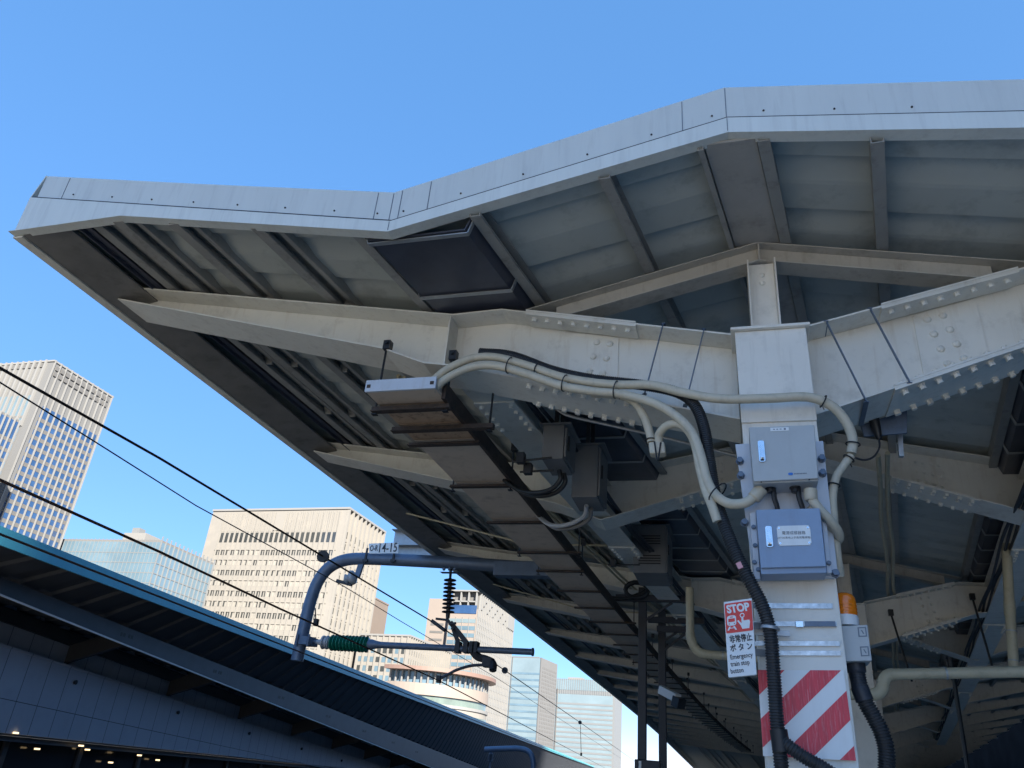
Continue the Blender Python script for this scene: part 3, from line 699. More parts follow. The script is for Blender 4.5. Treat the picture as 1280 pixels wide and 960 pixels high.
# amber warning beacon on a switch box
BX = [(1046, 782.5), (1084.5, 781), (1090, 826), (1052, 827)]
wb = thing('warning_beacon', 'amber warning beacon standing on a small pale switch box, right of the column', 'beacon', atY(1070, 827, 4.16)); T = at_root(wb)
m_ = MB(); slab(m_, BX, 4.05, .17); m_.build('switch_box', 'cabinet_grey', wb, bevel=.004, T=T); fb = Face(BX, 4.05)
m_ = MB()
for v0 in (.06, .60):
    for a_ in ([(.66, v0), (.94, v0), (.94, v0 + .03), (.66, v0 + .03)], [(.66, v0 + .24), (.94, v0 + .24), (.94, v0 + .27), (.66, v0 + .27)], [(.66, v0 + .03), (.70, v0 + .03), (.70, v0 + .24), (.66, v0 + .24)], [(.90, v0 + .03), (.94, v0 + .03), (.94, v0 + .24), (.90, v0 + .24)], [(.76, v0 + .08), (.80, v0 + .08), (.86, v0 + .19), (.82, v0 + .19)]): fb.poly(m_, a_, .0005, .002)
m_.build('printed_marks', 'ink_grey', wb, T=T)
p = atY(1058.5, 783, 4.12)
m_ = MB(); m_.lathe([(-.01, .058), (.04, .058), (.043, .054), (.05, .054)], p, (0, 0, 1), 20); m_.build('beacon_base', 'sign_white', wb, True, T=T)
m_ = MB(); m_.lathe([(.05, .055), (.115, .055), (.135, .052), (.15, .042), (.158, .024), (.16, .002)], p, (0, 0, 1), 20)
for z in (.062, .078, .094): m_.lathe([(z, .0552), (z + .002, .0565), (z + .006, .0565), (z + .008, .0552)], p, (0, 0, 1), 20)
m_.build('amber_lens', 'amber', wb, True, T=T)

# ------------------------------------------------------------------ conduits and hoses
def path(pts): return smooth_path([atY(x, y, Y) for x, y, Y in pts], 7)
def tie(name_parent, p, axis, r, T, tail=.04):
    p = Vector(p) + Vector((0, 0, .024 if r >= .05 else 0)); ax = Vector(axis).normalized(); u = ax.cross(Vector((0, 1, 0))).normalized(); w_ = ax.cross(u)
    m_ = MB(); n = 14
    m_.tube([p + (u * math.cos(2 * math.pi * k / n) + w_ * math.sin(2 * math.pi * k / n)) * r for k in range(n + 1)], .004, 5)
    m_.tube([p - w_ * r, p - w_ * (r + .004) + Vector((.012, -.01, -tail))], .0025, 4)
    return m_.build('cable_tie', 'black_plastic', name_parent, T=T)
def conduit(name, label, pts, r, m_, cat='conduit', ties=(), ends=(), n=12, group=None):
    P = path(pts); o = thing(name, label, cat, P[-1], group); T = at_root(o)
    b_ = MB(); b_.tube(P, r, n); b_.build('tube', m_, o, True, T=T)
    for t, rr in ties:
        i = max(1, min(len(P) - 2, int(t * len(P)))); tie(o, P[i], P[i + 1] - P[i - 1], rr, T)
    for i, ln in ends:
        q = P[i]; d = (P[i - 1] - P[i]).normalized() if i < 0 else (P[i + 1] - P[i]).normalized()
        b_ = MB(); b_.lathe([(-.005, r * 1.35), (ln, r * 1.35), (ln + .008, r * 1.05)], q, d, 12); b_.build('coupling', m_, o, True, T=T)
    return o
def hose(name, label, pts, r, cat='hose', pitch=.0125, parts=()):
    P = path(pts); o = thing(name, label, cat, P[-1]); T = at_root(o)
    def corr(Pq, rr):
        L = [0]
        for p, q in zip(Pq, Pq[1:]): L.append(L[-1] + (q - p).length)
        s = 0; out = []; rad = []; j = 0
        while s < L[-1]:
            while L[j + 1] < s: j += 1
            c = Pq[j].lerp(Pq[j + 1], (s - L[j]) / max(L[j + 1] - L[j], 1e-6)); out.append(c); rad.append(rr if len(out) % 4 in (1, 2) else rr * .86); s += pitch / 4
        return out, rad
    out, rad = corr(P, r); b_ = MB(); b_.tube(out, r, 12, True, rad); b_.build('corrugated_tube', 'hose_plastic', o, True, T=T)
    return o, P, T, corr
conduit('conduit', 'upper cream conduit looping from the duct across the front of the column', [(540, 477, 3.94), (560, 461, 3.96), (590, 448, 3.98), (620, 446.5, 3.98), (660, 457, 3.98), (700, 470.5, 3.97), (740, 478, 3.96), (775, 481, 3.95), (815, 481.5, 3.93), (855, 491, 3.90), (900, 498.5, 3.88), (960, 498, 3.88), (1010, 496.5, 3.9), (1040, 508, 3.93), (1058, 528, 3.96), (1066, 550, 3.98), (1064, 567, 3.98)], .0255, 'conduit_cream',
        ties=((.27, .034), (.78, .034), (.955, .034)))
conduit('conduit', 'lower cream conduit from the duct bending down into the upper cabinet', [(541, 488, 3.94), (560, 472, 3.95), (590, 459, 3.97), (620, 457.5, 3.97), (660, 468, 3.97), (700, 482, 3.96), (740, 489, 3.95), (775, 492.5, 3.94), (815, 503, 3.92), (845, 520, 3.91), (865, 541, 3.90), (876, 570, 3.89), (883, 598, 3.88), (893, 617, 3.87), (910, 629, 3.86), (930, 629, 3.86), (944, 620, 3.86), (952, 611, 3.86)], .0255, 'conduit_cream',
        ties=((.20, .05), (.30, .05), (.40, .05), (.78, .06)), ends=((-1, .06),))
conduit('conduit', 'short cream conduit dropping behind the girder to the small junction box', [(740, 492, 4.0), (772, 494, 4.0), (793, 503, 4.0), (806, 523, 4.02), (813, 545, 4.04), (814, 553, 4.04)], .024, 'conduit_cream', ties=((.9, .03),))
conduit('conduit', 'cream conduit arching from the junction box and ending cut off beside the column', [(823, 556, 4.04), (824, 543, 4.02), (834, 532, 3.97), (848, 530, 3.94), (860, 538, 3.92), (869, 556, 3.91), (875, 585, 3.90), (882, 612, 3.89), (890, 632, 3.88), (897, 652, 3.88)], .024, 'conduit_cream')
jb = thing('junction_box', 'small cream two hub junction box hanging below the girder', 'junction box', atY(820, 566, 4.04)); T = at_root(jb)
m_ = MB(); slab(m_, [(810, 552), (830, 551), (832, 566), (812, 567)], 4.0, .075); m_.build('box_body', 'conduit_cream', jb, bevel=.012, T=T)
m_ = MB(); m_.tube(smooth_path([atY(818, 552, 3.995), atY(822, 575, 3.99), atY(826, 553, 3.995)], 6), .005, 6); m_.build('cable_loop', 'black_plastic', jb, T=T)
conduit('conduit', 'front cream conduit hooking out of the upper cabinet, right of the column', [(1013, 612, 3.85), (1014, 622, 3.85), (1024, 636, 3.86), (1037, 650, 3.88), (1046, 662, 3.92), (1049, 672, 3.98), (1046, 676, 4.05)], .0235, 'conduit_cream', ends=((0, .05),))
conduit('conduit', 'rear cream conduit end, tucked below the hooked one, right of the lower cabinet', [(1012, 632, 3.9), (1026, 646, 3.92), (1040, 660, 3.95), (1048, 668, 4.0), (1046, 676, 4.1)], .0225, 'conduit_cream')
conduit('conduit', 'cream conduit rising along the right edge of the column beside the cabinets', [(1064, 569, 3.99), (1054, 583, 3.99), (1045, 597, 3.98), (1041, 620, 3.98), (1042, 645, 3.98), (1046, 690, 4.0), (1050, 720, 4.05)], .021, 'conduit_cream', ties=((.05, .028), (.4, .028)))
o, P, T, corr = hose('corrugated_hose', 'thick black corrugated hose running down the front of the column and forking at its foot', [(600, 441, 4.0), (640, 445, 4.0), (690, 463, 4.0), (740, 474, 4.0), (800, 481, 3.99), (845, 490, 3.97), (868, 506, 3.95), (880, 535, 3.94), (886, 572, 3.93), (894, 620, 3.92), (905, 655, 3.90), (920, 692, 3.88), (938, 728, 3.87), (953, 757, 3.87), (963, 792, 3.87), (967, 840, 3.88), (971, 900, 3.88), (977, 960, 3.88), (982, 1010, 3.88)], .0325)
b_ = MB(); q, rad = corr(path([(977, 925, 3.87), (990, 936, 3.86), (1008, 948, 3.86), (1032, 962, 3.86), (1060, 982, 3.88)]), .030); b_.tube(q, .030, 12, True, rad); b_.build('branch_tube', 'hose_plastic', o, True, T=T)
b_ = MB(); b_.tube(path([(973, 912, 3.875), (975, 925, 3.875), (977, 940, 3.875)]), .038, 12); b_.build('branch_wrap', 'black_plastic', o, True, T=T)
p = atY(962.5, 787, 3.87); b_ = MB(); b_.lathe([(-.016, .039), (-.011, .044), (.011, .044), (.016, .039)], p, (.12, 0, 1), 16); b_.box(p.x - .10, p.x + .09, 3.95, 3.965, p.z - .012, p.z + .012); b_.bolt((p.x - .085, 3.95, p.z), (0, -1, 0), .009, .014)
b_.build('hose_clamp', 'galvanised', o, True, T=T)
p = atY(926, 707, 3.84); b_ = MB(); b_.bar(p + Vector((-.012, 0, .014)), p + Vector((.0, 0, -.014)), .024, .012, up=(0, 1, 0)); b_.build('tape_mark', 'pink_tape', o, True, T=T)
o, P, T, corr = hose('corrugated_hose', 'grey black hose hanging from the switch box of the amber beacon', [(1070, 829, 4.13), (1073, 850, 4.13), (1080, 874, 4.13), (1092, 896, 4.13), (1102, 916, 4.13), (1108, 940, 4.13), (1108, 975, 4.13)], .038)
b_ = MB(); b_.tube(path([(1069, 826, 4.13), (1071, 842, 4.13), (1075, 860, 4.13), (1081, 876, 4.13)]), .0, 12, True, [.044] * 7 + [.036] * 7 + [.040] * 7 + [.041]); b_.build('sleeve', 'post_dark', o, True, T=T)
# thin pipe behind the girder and its round ceiling fitting
c = conduit('thin_pipe', 'thin bent pale pipe leading from a round fitting under the girder', [(648, 493, 4.75), (672, 493, 4.75), (684, 500, 4.75), (700, 514, 4.75), (716, 521, 4.75), (760, 531, 4.75), (830, 547, 4.75), (930, 572, 4.75)], .011, 'galvanised', 'pipe')
m_ = MB(); q = atY(643, 492, 4.75); m_.lathe([(0, .03), (.02, .06), (.05, .062), (.055, .02)], q + Vector((0, .03, 0)), (0, -1, 0), 18); m_.build('round_fitting', 'plate_white', c, True, T=at_root(c))

# blue straps round the arms
for (tx, ty), (bx, by), (kx, ky), lab in (((829, 407), (806, 492), (800, 503), 'outer blue grey strap round the left arm beside the conduits'), ((880, 414), (857, 505), (852, 528), 'blue grey strap round the left arm, nearest the column'),
                                 ((1033, 404), (1083, 502), (1076, 532), 'blue grey strap round the right arm, nearest the column'), ((1088, 388), (1137, 478), (1133, 512), 'outer blue grey strap round the right arm')):
    s = thing('tension_strap', lab, 'strap', atY(bx, by, 4.06), 'straps round the arms'); T = at_root(s)
    p0, p1, p2 = atY(tx, ty, 4.066), atY(bx, by, 4.066), atY(kx, ky, 4.44)
    m_ = MB(); m_.bar(p0 + Vector((0, 0, .01)), p1, .004, .026, up=(0, 1, 0)); m_.build('front_strap', 'strap_blue', s, T=T)
    m_ = MB(); m_.bar(p1, p2, .026, .004); m_.build('lower_strap', 'strap_blue', s, T=T)
    m_ = MB(); m_.bar(p2, (p0.x, 4.44, p0.z + .01), .004, .026, up=(0, 1, 0)); m_.bar((p0.x, 4.44, p0.z + .018), (p0.x, 4.066, p0.z + .018), .026, .004); m_.build('rear_strap', 'strap_blue', s, T=T)
ap = thing('equipment_bracket', 'blue grey plate with a black aerial, strapped below the right arm', 'bracket', atY(1105, 542, 4.55)); T = at_root(ap)
m_ = MB(); slab(m_, [(1076, 531), (1134, 512), (1134, 541), (1080, 545)], 4.5, .02); m_.build('plate', 'pole_blue', ap, bevel=.003, T=T)
m_ = MB(); q = atY(1099, 549, 4.45); m_.lathe([(0, .012), (.03, .022), (.12, .03), (.16, .03)], q, (-.1, 0, 1), 12); m_.build('aerial', 'black_plastic', ap, True, T=T)
m_ = MB(); m_.tube(path([(1099, 549, 4.45), (1099, 560, 4.45), (1092, 571, 4.45), (1080, 575, 4.45), (1066, 571, 4.4), (1060, 566, 4.3)]), .006, 6); m_.build('lead', 'post_dark', ap, True, T=T)
m_ = MB(); slab(m_, [(1122, 541), (1128, 541), (1130, 570), (1124, 570)], 4.6, .03); m_.build('arm', 'galvanised', ap, T=T)

# grey equipment cabinets hanging beside the left valley beam
def hung(label, x0, x1, y0, y1, z0, z1, louvre=False):
    c = thing('equipment_cabinet', label, 'cabinet', ((x0 + x1) / 2, (y0 + y1) / 2, z0), 'dark cabinets hanging under the canopy'); T = at_root(c)
    m_ = MB(); m_.box(x0, x1, y0, y1, z0, z1); m_.build('cabinet_body', 'dark_cabinet', c, bevel=.005, T=T)
    m_ = MB(); m_.box(x1 + .0015, x1 + .018, y0 + .01, y1 - .01, z0 + .015, z1 - .02); d = m_.build('cabinet_door', 'dark_cabinet', c, bevel=.003, T=T)
    m_ = MB(); m_.box(x1 + .019, x1 + .03, y0 + .05, y0 + .075, (z0 + z1) / 2 - .05, (z0 + z1) / 2 + .06); m_.build('handle', 'black_plastic', d, T=T)
    m_ = MB(); m_.box(x0 - .03, x1 + .05, y0 - .015, y1 + .015, z1 + .001, z1 + .012); m_.build('cabinet_roof', 'dark_cabinet', c, T=T)
    if louvre:
        for k in range(4):
            for zz in (z0 + .10, z1 - .22): MB().box(x0 + .06, x1 - .06, y0 - .008, y0 - .001, zz + .03 * k, zz + .03 * k + .012).build('louvre', 'black_plastic', c, T=T)
    m_ = MB()
    for yy in (y0 + .08, y1 - .08): m_.bar(((x0 + x1) / 2, yy, z1 + .0125), ((x0 + x1) / 2, yy, z1 + .5), .03, .03, up=(1, 0, 0))
    m_.build('hanger', 'iron_dark', c, T=T)
    return c
hung('nearest dark grey cabinet hanging beside the left valley beam', -1.35, -1.19, 5.05, 5.40, 3.66, 3.93)
hung('second dark grey cabinet, larger, hanging just beyond the nearest one', -1.27, -1.06, 5.75, 6.12, 3.61, 4.06)
hung('louvred dark grey cabinet hanging behind the second frame arm', -1.17, -.80, 8.75, 9.4, 3.75, 4.30, True)
hung('dark cabinet hanging at the right edge under the right valley', 3.25, 3.6, 9.1, 9.6, 3.62, 4.15)
for k, (pts, lab) in enumerate(((((699, 588, 5.2), (700, 600, 5.2), (688, 612, 5.25), (668, 616, 5.35), (648, 612, 5.45), (630, 600, 5.5)), 'black cable loop from the nearest hanging cabinet to the duct'),
                   (((733, 632, 5.9), (730, 645, 6.0), (712, 655, 6.1), (692, 657, 6.2), (678, 650, 6.4), (668, 640, 6.45)), 'grey cable loop from the second hanging cabinet to the duct'))):
    for j in range(1):
        P = [(x, y, Y) for x, y, Y in pts]
        c = conduit('cable_loop', lab, P, .018, 'black_plastic' if k == 0 else 'insulator_grey', 'cable')
        m_ = MB(); m_.tube(path([(x + 6, y + 4, Y + .05) for x, y, Y in pts]), .018, 10); m_.build('tube', 'black_plastic' if k == 0 else 'dark_cabinet', c, True, T=at_root(c))
# cream drain pipes at the second column
def pipe(label, pts, r=.05):
    P = [Vector(p) for p in pts]; o = thing('drain_pipe', label, 'pipe', P[0]); T = at_root(o)
    full = []
    for i, p in enumerate(P):
        if 0 < i < len(P) - 1:
            a_ = (P[i - 1] - p).normalized(); b__ = (P[i + 1] - p).normalized(); d = r * 1.7
            for k in range(6):
                t = k / 5; full.append((p + a_ * d).lerp(p, t).lerp(p.lerp(p + b__ * d, t), t))
            m_ = MB(); m_.tube([(p + a_ * d).lerp(p, t / 6).lerp(p.lerp(p + b__ * d, t / 6), t / 6) for t in range(7)], r * 1.12, 14); m_.build('elbow', 'pipe_cream', o, True, T=T)
        else: full.append(p)
    m_ = MB(); m_.tube(full, r, 14); m_.build('tube', 'pipe_cream', o, True, T=T)
    for t in (.35, .8):
        q = P[-2].lerp(P[-1], t); m_ = MB(); m_.lathe([(-.012, r * 1.12), (.012, r * 1.12)], q, P[-1] - P[-2], 14); m_.build('clip', 'galvanised', o, True, T=T)
    return o
pipe('cream drain pipe stepping up by elbows to the right of the column foot', [atY(1020, 868, 6.3), atY(1103, 868, 6.3), atY(1105, 843, 6.3), atY(1330, 839, 6.3)], .038)
pipe('grey drain pipe dropping from the left valley and turning towards the columns', [atY(862, 735, 8.2), atY(863, 800, 8.2), atY(873, 817, 8.2), atY(960, 824, 8.2)], .042)
pipe('grey drain pipe dropping beside the cabinet at the right edge', [atY(1258, 680, 8.6), atY(1262, 760, 8.6), atY(1268, 842, 8.6)], .045)

# small fixings under the canopy: clamp rods, cable runs, ties
def rod(label, p, q, r=.008, clamp=True, Yd=0):
    p, q = Vector(p), Vector(q); o = thing('threaded_rod', label, 'rod', p, 'clamp rods under the canopy'); T = at_root(o)
    m_ = MB(); m_.tube([p, q], r, 6); m_.build('rod', 'black_plastic', o, T=T)
    if clamp:
        m_ = MB(); d = (q - p).normalized(); c = p + d * .06; m_.box(c.x - .03, c.x + .03, c.y - .03, c.y + .03, c.z - .02, c.z + .06); m_.build('clamp', 'black_plastic', o, bevel=.004, T=T)
    return o
rod('upper black clamp rod across the left valley beam beside the nearest cabinet', atY(641, 577, 5.0), atY(690, 572, 5.0))
rod('lower black clamp rod across the left valley beam beside the nearest cabinet', atY(650, 590, 5.1), atY(692, 588, 5.1))
rod('black clamp rod below the louvred cabinet', atY(760, 706, 8.4), atY(800, 706, 8.4))
rod('dark tie hanging across the third frame, right of the beacon', atY(1112, 762, 11.3), atY(1140, 852, 11.3), .014)
rod('dark tie hanging across the third frame near the right edge', atY(1214, 742, 11.3), atY(1240, 832, 11.3), .014)
rod('long dark rod dropping behind the cream drain pipe at right', atY(1188, 822, 9.5), atY(1212, 975, 9.5), .022, False)
rod('thin dark rod beside the long one behind the cream drain pipe', atY(1182, 822, 9.5), atY(1190, 850, 9.5), .012, False)
def run(label, x0f, z, r, m_, ys, n=1, gap=.05):
    o = thing('cable_run', label, 'cables', (x0f(ys[0]), ys[0], z), 'cable runs under the canopy'); T = at_root(o)
    for k in range(n):
        b_ = MB(); b_.tube(smooth_path([(x0f(y) + gap * k + .012 * math.sin(y * 2.1 + k), y, z + .012 * math.sin(y * 1.7 + 2 * k)) for y in ys], 4), r, 8); b_.build('cable', m_, o, True, T=T)
    return o
yy = [4.6 + .9 * k for k in range(34)]
run('bundle of dark cables lying along the left valley beam', lambda y: -1.66 + .10 * (y - 4.25) + .19, 4.0, .014, 'post_dark', yy, 3, .034)
run('pale conduits running along under the left purlins behind the duct', lambda y: XX(-2.55, y), 4.16, .016, 'pipe_cream', yy, 2, .06)
run('pair of conduits running along above the column line at right', lambda y: XX(.62, y), 4.18, .02, 'pipe_cream', yy[2:], 2, .07)
run('dark cables running along the right valley beam', lambda y: 2.05 + .16 * (y - 4.25) - .22, 4.0, .015, 'post_dark', yy, 3, .036)
for k, yq in enumerate((9.0, 13.0)):
    o = run('thin crosswise conduit above the duct, %s bay' % ('second' if k == 0 else 'third'), lambda y: 0, 0, .012, 'pipe_cream', [0, 1], 0); o.location = (-4.2, yq, 4.55); b_ = MB(); b_.tube([(-4.2, yq, 4.55), (-2.5, yq, 4.14), (-1.2, yq, 4.13)], .012, 8); b_.build('cable', 'pipe_cream', o, True, T=at_root(o))

# ------------------------------------------------------------------ dark posts with cross arms further along the platform
def post(label, xpx, Yp, arms, sub=False):
    p = atY(xpx, 860, Yp); o = thing('signal_post', label, 'post', (p.x, Yp, 0), 'dark posts with cross arms'); T = at_root(o)
    zt = max(atY(xpx, y, Yp).z for _, _, y in arms) + .05
    m_ = MB(); m_.box(p.x - .055, p.x + .055, Yp - .055, Yp + .055, 0, zt + .12); m_.build('post_shaft', 'post_dark', o, bevel=.006, T=T)
    for xa, xb_, y in arms:
        q0, q1 = atY(xa, y, Yp), atY(xb_, y, Yp); z = (q0.z + q1.z) / 2
        m_ = MB(); m_.box(q0.x, q1.x, Yp - .13, Yp - .057, z - .045, z + .045); m_.build('cross_arm', 'post_dark', o, bevel=.004, T=T)
        m_ = MB(); m_.bar((p.x + .05, Yp - .09, z - .30), (min(q1.x, p.x + .42), Yp - .09, z - .05), .03, .03); m_.build('brace', 'post_dark', o, T=T)
    return o, p, T, zt
o, p, T, zt = post('nearer dark post with a long cross arm and a coil of cable on top', 803, 11.2, [(771, 860, 750)])
m_ = MB(); q = atY(796, 738, 11.05)
for k in range(3): m_.tube([q + Vector((.16 * math.cos(t * .4488), -.02 * k, .11 * math.sin(t * .4488))) for t in range(15)], .03, 8)
m_.tube(smooth_path([q + Vector((-.6, 0, -.08)), q + Vector((-.2, 0, -.12)), q + Vector((.1, 0, -.02)), q + Vector((.2, 0, .12))], 6), .03, 8); m_.build('cable_coil', 'black_plastic', o, True, T=T)
o2, p2, T2, zt2 = post('farther dark post with two cross arms carrying a camera', 828, 12.4, [(811, 881, 777), (822, 858, 788)])
nb = thing('platform_sign', 'small dark sign box with a white number one on the nearer post', 'sign', (p.x - .02, 11.05, atY(803, 968, 11.05).z)); T = at_root(nb)
q0, q1 = atY(794, 949, 11.05), atY(826, 975, 11.05)
m_ = MB(); m_.box(q0.x, q1.x, 10.98, 11.12, q1.z, q0.z); m_.build('sign_box', 'post_dark', nb, bevel=.01, T=T)
text_mesh('1', .22, 'lettering', 'sign_white', nb, (p.x, 10.978, (q0.z + q1.z) / 2), (1, 0, 0), (0, 0, 1), .001, bold=.006)
cc = thing('security_camera', 'small white security camera aimed down, beside the farther post', 'camera', atY(835, 866, 12.2)); T = at_root(cc)
q = atY(836, 868, 12.2); m_ = MB(); m_.bar(q + Vector((-.12, .1, .07)), q + Vector((.14, -.12, -.06)), .12, .12); m_.build('camera_body', 'sign_white', cc, bevel=.01, T=T)
m_ = MB(); m_.bar(q + Vector((.1, -.09, -.09)), q + Vector((.2, -.18, -.14)), .15, .14); m_.build('lens_hood', 'black_plastic', cc, bevel=.006, T=T)
m_ = MB(); m_.bar(q + Vector((-.08, .1, .05)), (p2.x + .03, 12.4, q.z + .1), .03, .03); m_.build('bracket', 'iron_dark', cc, T=T)

# ------------------------------------------------------------------ overhead line
YB = 11.2
sp = thing('catenary_bracket', 'bent blue grey pipe bracket reaching out from the canopy over the track', 'pipe bracket', atY(640, 709, YB + .1)); T = at_root(sp)
P = path([(371, 826, YB), (379, 790, YB), (388, 752, YB), (398, 726, YB), (412, 709, YB), (432, 700, YB), (460, 698.5, YB), (520, 701, YB), (600, 705.5, YB), (660, 710, YB)])
m_ = MB(); m_.tube(P, .098, 16); m_.build('bent_pipe', 'pole_blue', sp, True, T=T)
m_ = MB(); q0, q1 = atY(620, 708, YB + .02), atY(705, 716, YB + .02); m_.box(q0.x, q1.x, YB - .1, YB + .12, q0.z - .16, q0.z + .06); m_.build('clamp_beam', 'pole_blue', sp, bevel=.01, T=T)
m_ = MB(); q0, q1 = atY(552, 708.5, YB), atY(575, 713, YB); m_.box(q0.x, q1.x, YB - .06, YB + .06, q1.z - .04, q0.z - .09)
for k in range(3): m_.bolt((q0.x + .07 + .09 * k, YB - .06, q1.z), (0, -1, 0), .02, .03)
m_.build('hanger_plate', 'pole_blue', sp, T=T)
ns = thing('number_plate', 'small white plate reading 14-15 on top of the bent blue pipe', 'sign', atY(479, 692, YB - .12)); T = at_root(ns); NP = [(461, 679.5), (498, 678), (497.5, 691.5), (461.5, 692)]
m_ = MB(); slab(m_, NP, YB - .14, .02); m_.build('plate', 'sign_white', ns, T=T); fn = Face(NP, YB - .14)
for s, sz, u, wd, hh in (('O-R', .13, .17, .14, 0), ('14-15', .21, .64, .31, 0)):
    o = text_mesh(s, sz, 'lettering', 'ink', None, fn.p(u, .5, .003), fn.right(), fn.up(), .001, width=wd, bold=.002)
    for vt in o.data.vertices: vt.co -= Vector(ns.location)
    o.parent = ns
m_ = MB()
for x in (459.5, 494): a_ = atY(x, 685, YB - .11); m_.bar(a_, (a_.x - .01, YB - .11, atY(x, 706, YB).z), .03, .02, up=(0, 1, 0)); m_.box(a_.x - .045, a_.x + .035, YB - .13, YB - .10, atY(x, 703, YB).z - .02, atY(x, 703, YB).z + .02)
m_.build('legs', 'iron_dark', ns, T=T)
# long rod insulator and tube
hi = thing('tube_insulator', 'green ribbed insulator with a long grey tube below the bent pipe', 'insulator', atY(394, 803, YB)); T = at_root(hi)
a0, a1 = atY(384, 802, YB), atY(666, 815, YB); ax = (a1 - a0).normalized(); LT = (a1 - a0).length
def along(x): return (atY(x, 803 + (x - 410) * .047, YB) - a0).length
m_ = MB(); m_.lathe([(along(395), .03), (along(402), .05), (along(408), .08), (along(412), .09), (along(413), .05)], a0, ax, 16)
for x in (404, 409): m_.lathe([(along(x) - .012, .05), (along(x), .105), (along(x) + .02, .10), (along(x) + .022, .05)], a0, ax, 16)
m_.build('ceramic_end', 'insulator_grey', hi, True, T=T)
m_ = MB(); s0, s1 = along(414), along(461); pr = []
for k in range(11):
    s = s0 + (s1 - s0) * k / 11; d = (s1 - s0) / 11; pr += [(s, .065), (s + d * .3, .12), (s + d * .45, .122), (s + d * .75, .07)]
m_.lathe(pr + [(s1, .06)], a0, ax, 18); m_.build('green_sheds', 'insulator_green', hi, True, T=T)
m_ = MB(); m_.lathe([(along(461), .075), (along(464), .08), (along(470), .06), (along(476), .048), (LT, .045)], a0, ax, 12); m_.lathe([(LT - .012, .058), (LT + .01, .058)], a0, ax, 12); m_.build('tube', 'pole_blue', hi, True, T=T)
m_ = MB(); m_.lathe([(-.14, .02), (along(396), .035)], a0, ax, 8); q = atY(384, 802, YB); m_.box(q.x - .12, q.x + .12, YB - .13, YB + .13, q.z - .06, q.z + .06)
for dx in (-.1, .1): m_.tube([(q.x + dx, YB - .15, q.z - .09), (q.x + dx, YB - .15, q.z + .09)], .02, 6)
m_.build('pipe_clamp', 'pole_blue', hi, T=T)
# vertical string insulator and messenger clamp
vi = thing('string_insulator', 'dark ribbed insulator hanging from the bent pipe above the wires', 'insulator', atY(563, 712, YB)); T = at_root(vi)
v0, v1 = atY(563.5, 711, YB), atY(559.5, 775, YB); ax = (v1 - v0).normalized(); LV = (v1 - v0).length
m_ = MB(); pr = [(0, .025), (.14, .02)]
for k in range(9): s = .16 + .06 * k; pr += [(s, .03), (s + .012, .095), (s + .022, .1), (s + .034, .035)]
m_.lathe(pr + [(.75, .03)], v0, ax, 14); m_.build('sheds', 'iron_dark', vi, True, T=T)
m_ = MB(); m_.lathe([(.75, .02), (LV, .022)], v0, ax, 8); c0 = atY(541, 775, YB); c1 = atY(581, 806, YB); m_.bar(v1, c0 + Vector((.05, 0, .02)), .04, .03); m_.bar(v1, atY(568, 786, YB), .05, .04); m_.bar(atY(540, 776, YB), atY(556, 788, YB), .07, .05)
m_.build('messenger_clamp', 'iron_dark', vi, T=T)
m_ = MB(); m_.bar(atY(563, 778, YB), atY(587, 808, YB), .03, .07); m_.bar(atY(566, 784, YB), atY(575, 810, YB), .03, .06); m_.bar(atY(561, 780, YB - .05), atY(570, 779, YB - .05), .03, .03)
for x in (573, 583, 591, 595): q = atY(x, 808.5, YB); m_.box(q.x - .035, q.x + .035, YB - .07, YB + .07, q.z - .09, q.z + .07)
m_.build('stay_arms', 'iron_dark', vi, T=T)
ra = thing('registration_arm', 'curved steady arm holding the lower wire below the grey tube', 'steady arm', atY(590, 812, YB)); T = at_root(ra)
m_ = MB(); m_.tube(path([(590, 813, YB), (597, 821, YB), (607, 824, YB), (616, 829, YB - .05), (616, 838, YB - .1)]), .055, 8); q = atY(613, 830, YB); m_.box(q.x - .1, q.x + .04, YB - .1, YB + .06, q.z - .05, q.z + .08); m_.build('drop_bracket', 'iron_dark', ra, T=T)
m_ = MB(); m_.tube(path([(611, 831, YB), (590, 832, YB), (572, 837, YB), (560, 843, YB), (549, 849, YB)]), .022, 8); m_.build('steady_tube', 'station_steel', ra, True, T=T)
m_ = MB(); q = atY(548.5, 850, YB); m_.box(q.x - .03, q.x + .03, YB - .03, YB + .03, q.z - .04, q.z + .06); m_.build('wire_clip', 'iron_dark', ra, T=T)
# wires: polylines at a steady height, sagging a little between supports
def wire(name, label, pts, r, m_, beads=()):
    P = [Vector(p) for p in pts]; o = thing(name, label, 'wire', P[0]); T = at_root(o)
    b_ = MB(); b_.tube(P, r, 6); b_.build('cable', m_, o, True, T=T)
    for x in beads:
        b_ = MB(); q = Vector(x); b_.lathe([(-.09, .02), (-.06, .06), (0, .07), (.06, .06), (.09, .02)], q, P[-1] - P[0], 10); b_.build('joint', 'iron_dark', o, True, T=T)
    return o
ZC = atY(548, 851, YB).z
cw = [atZ(x, y, ZC) for x, y in ((0, 600), (200, 690), (350, 761), (450, 806), (548, 850.5), (631, 894), (725, 943.5), (790, 978), (818, 989))]
cw = [cw[0] + (cw[0] - cw[1]) * 1.6] + cw
wire('contact_wire', 'lower dark contact wire passing in front of the green insulator', cw, .0085, 'wire_rust')
mz = [3.62, 3.60, 3.60, 3.62, 3.56, 3.5, 3.45, 3.5]
mw = [atZ(x, y, z) for (x, y), z in zip(((0, 460), (200, 573), (403, 695), (550, 783), (631, 838), (725, 903), (790, 949), (822, 974)), mz)]
mw = [mw[0] + (mw[0] - mw[1]) * 1.6] + mw
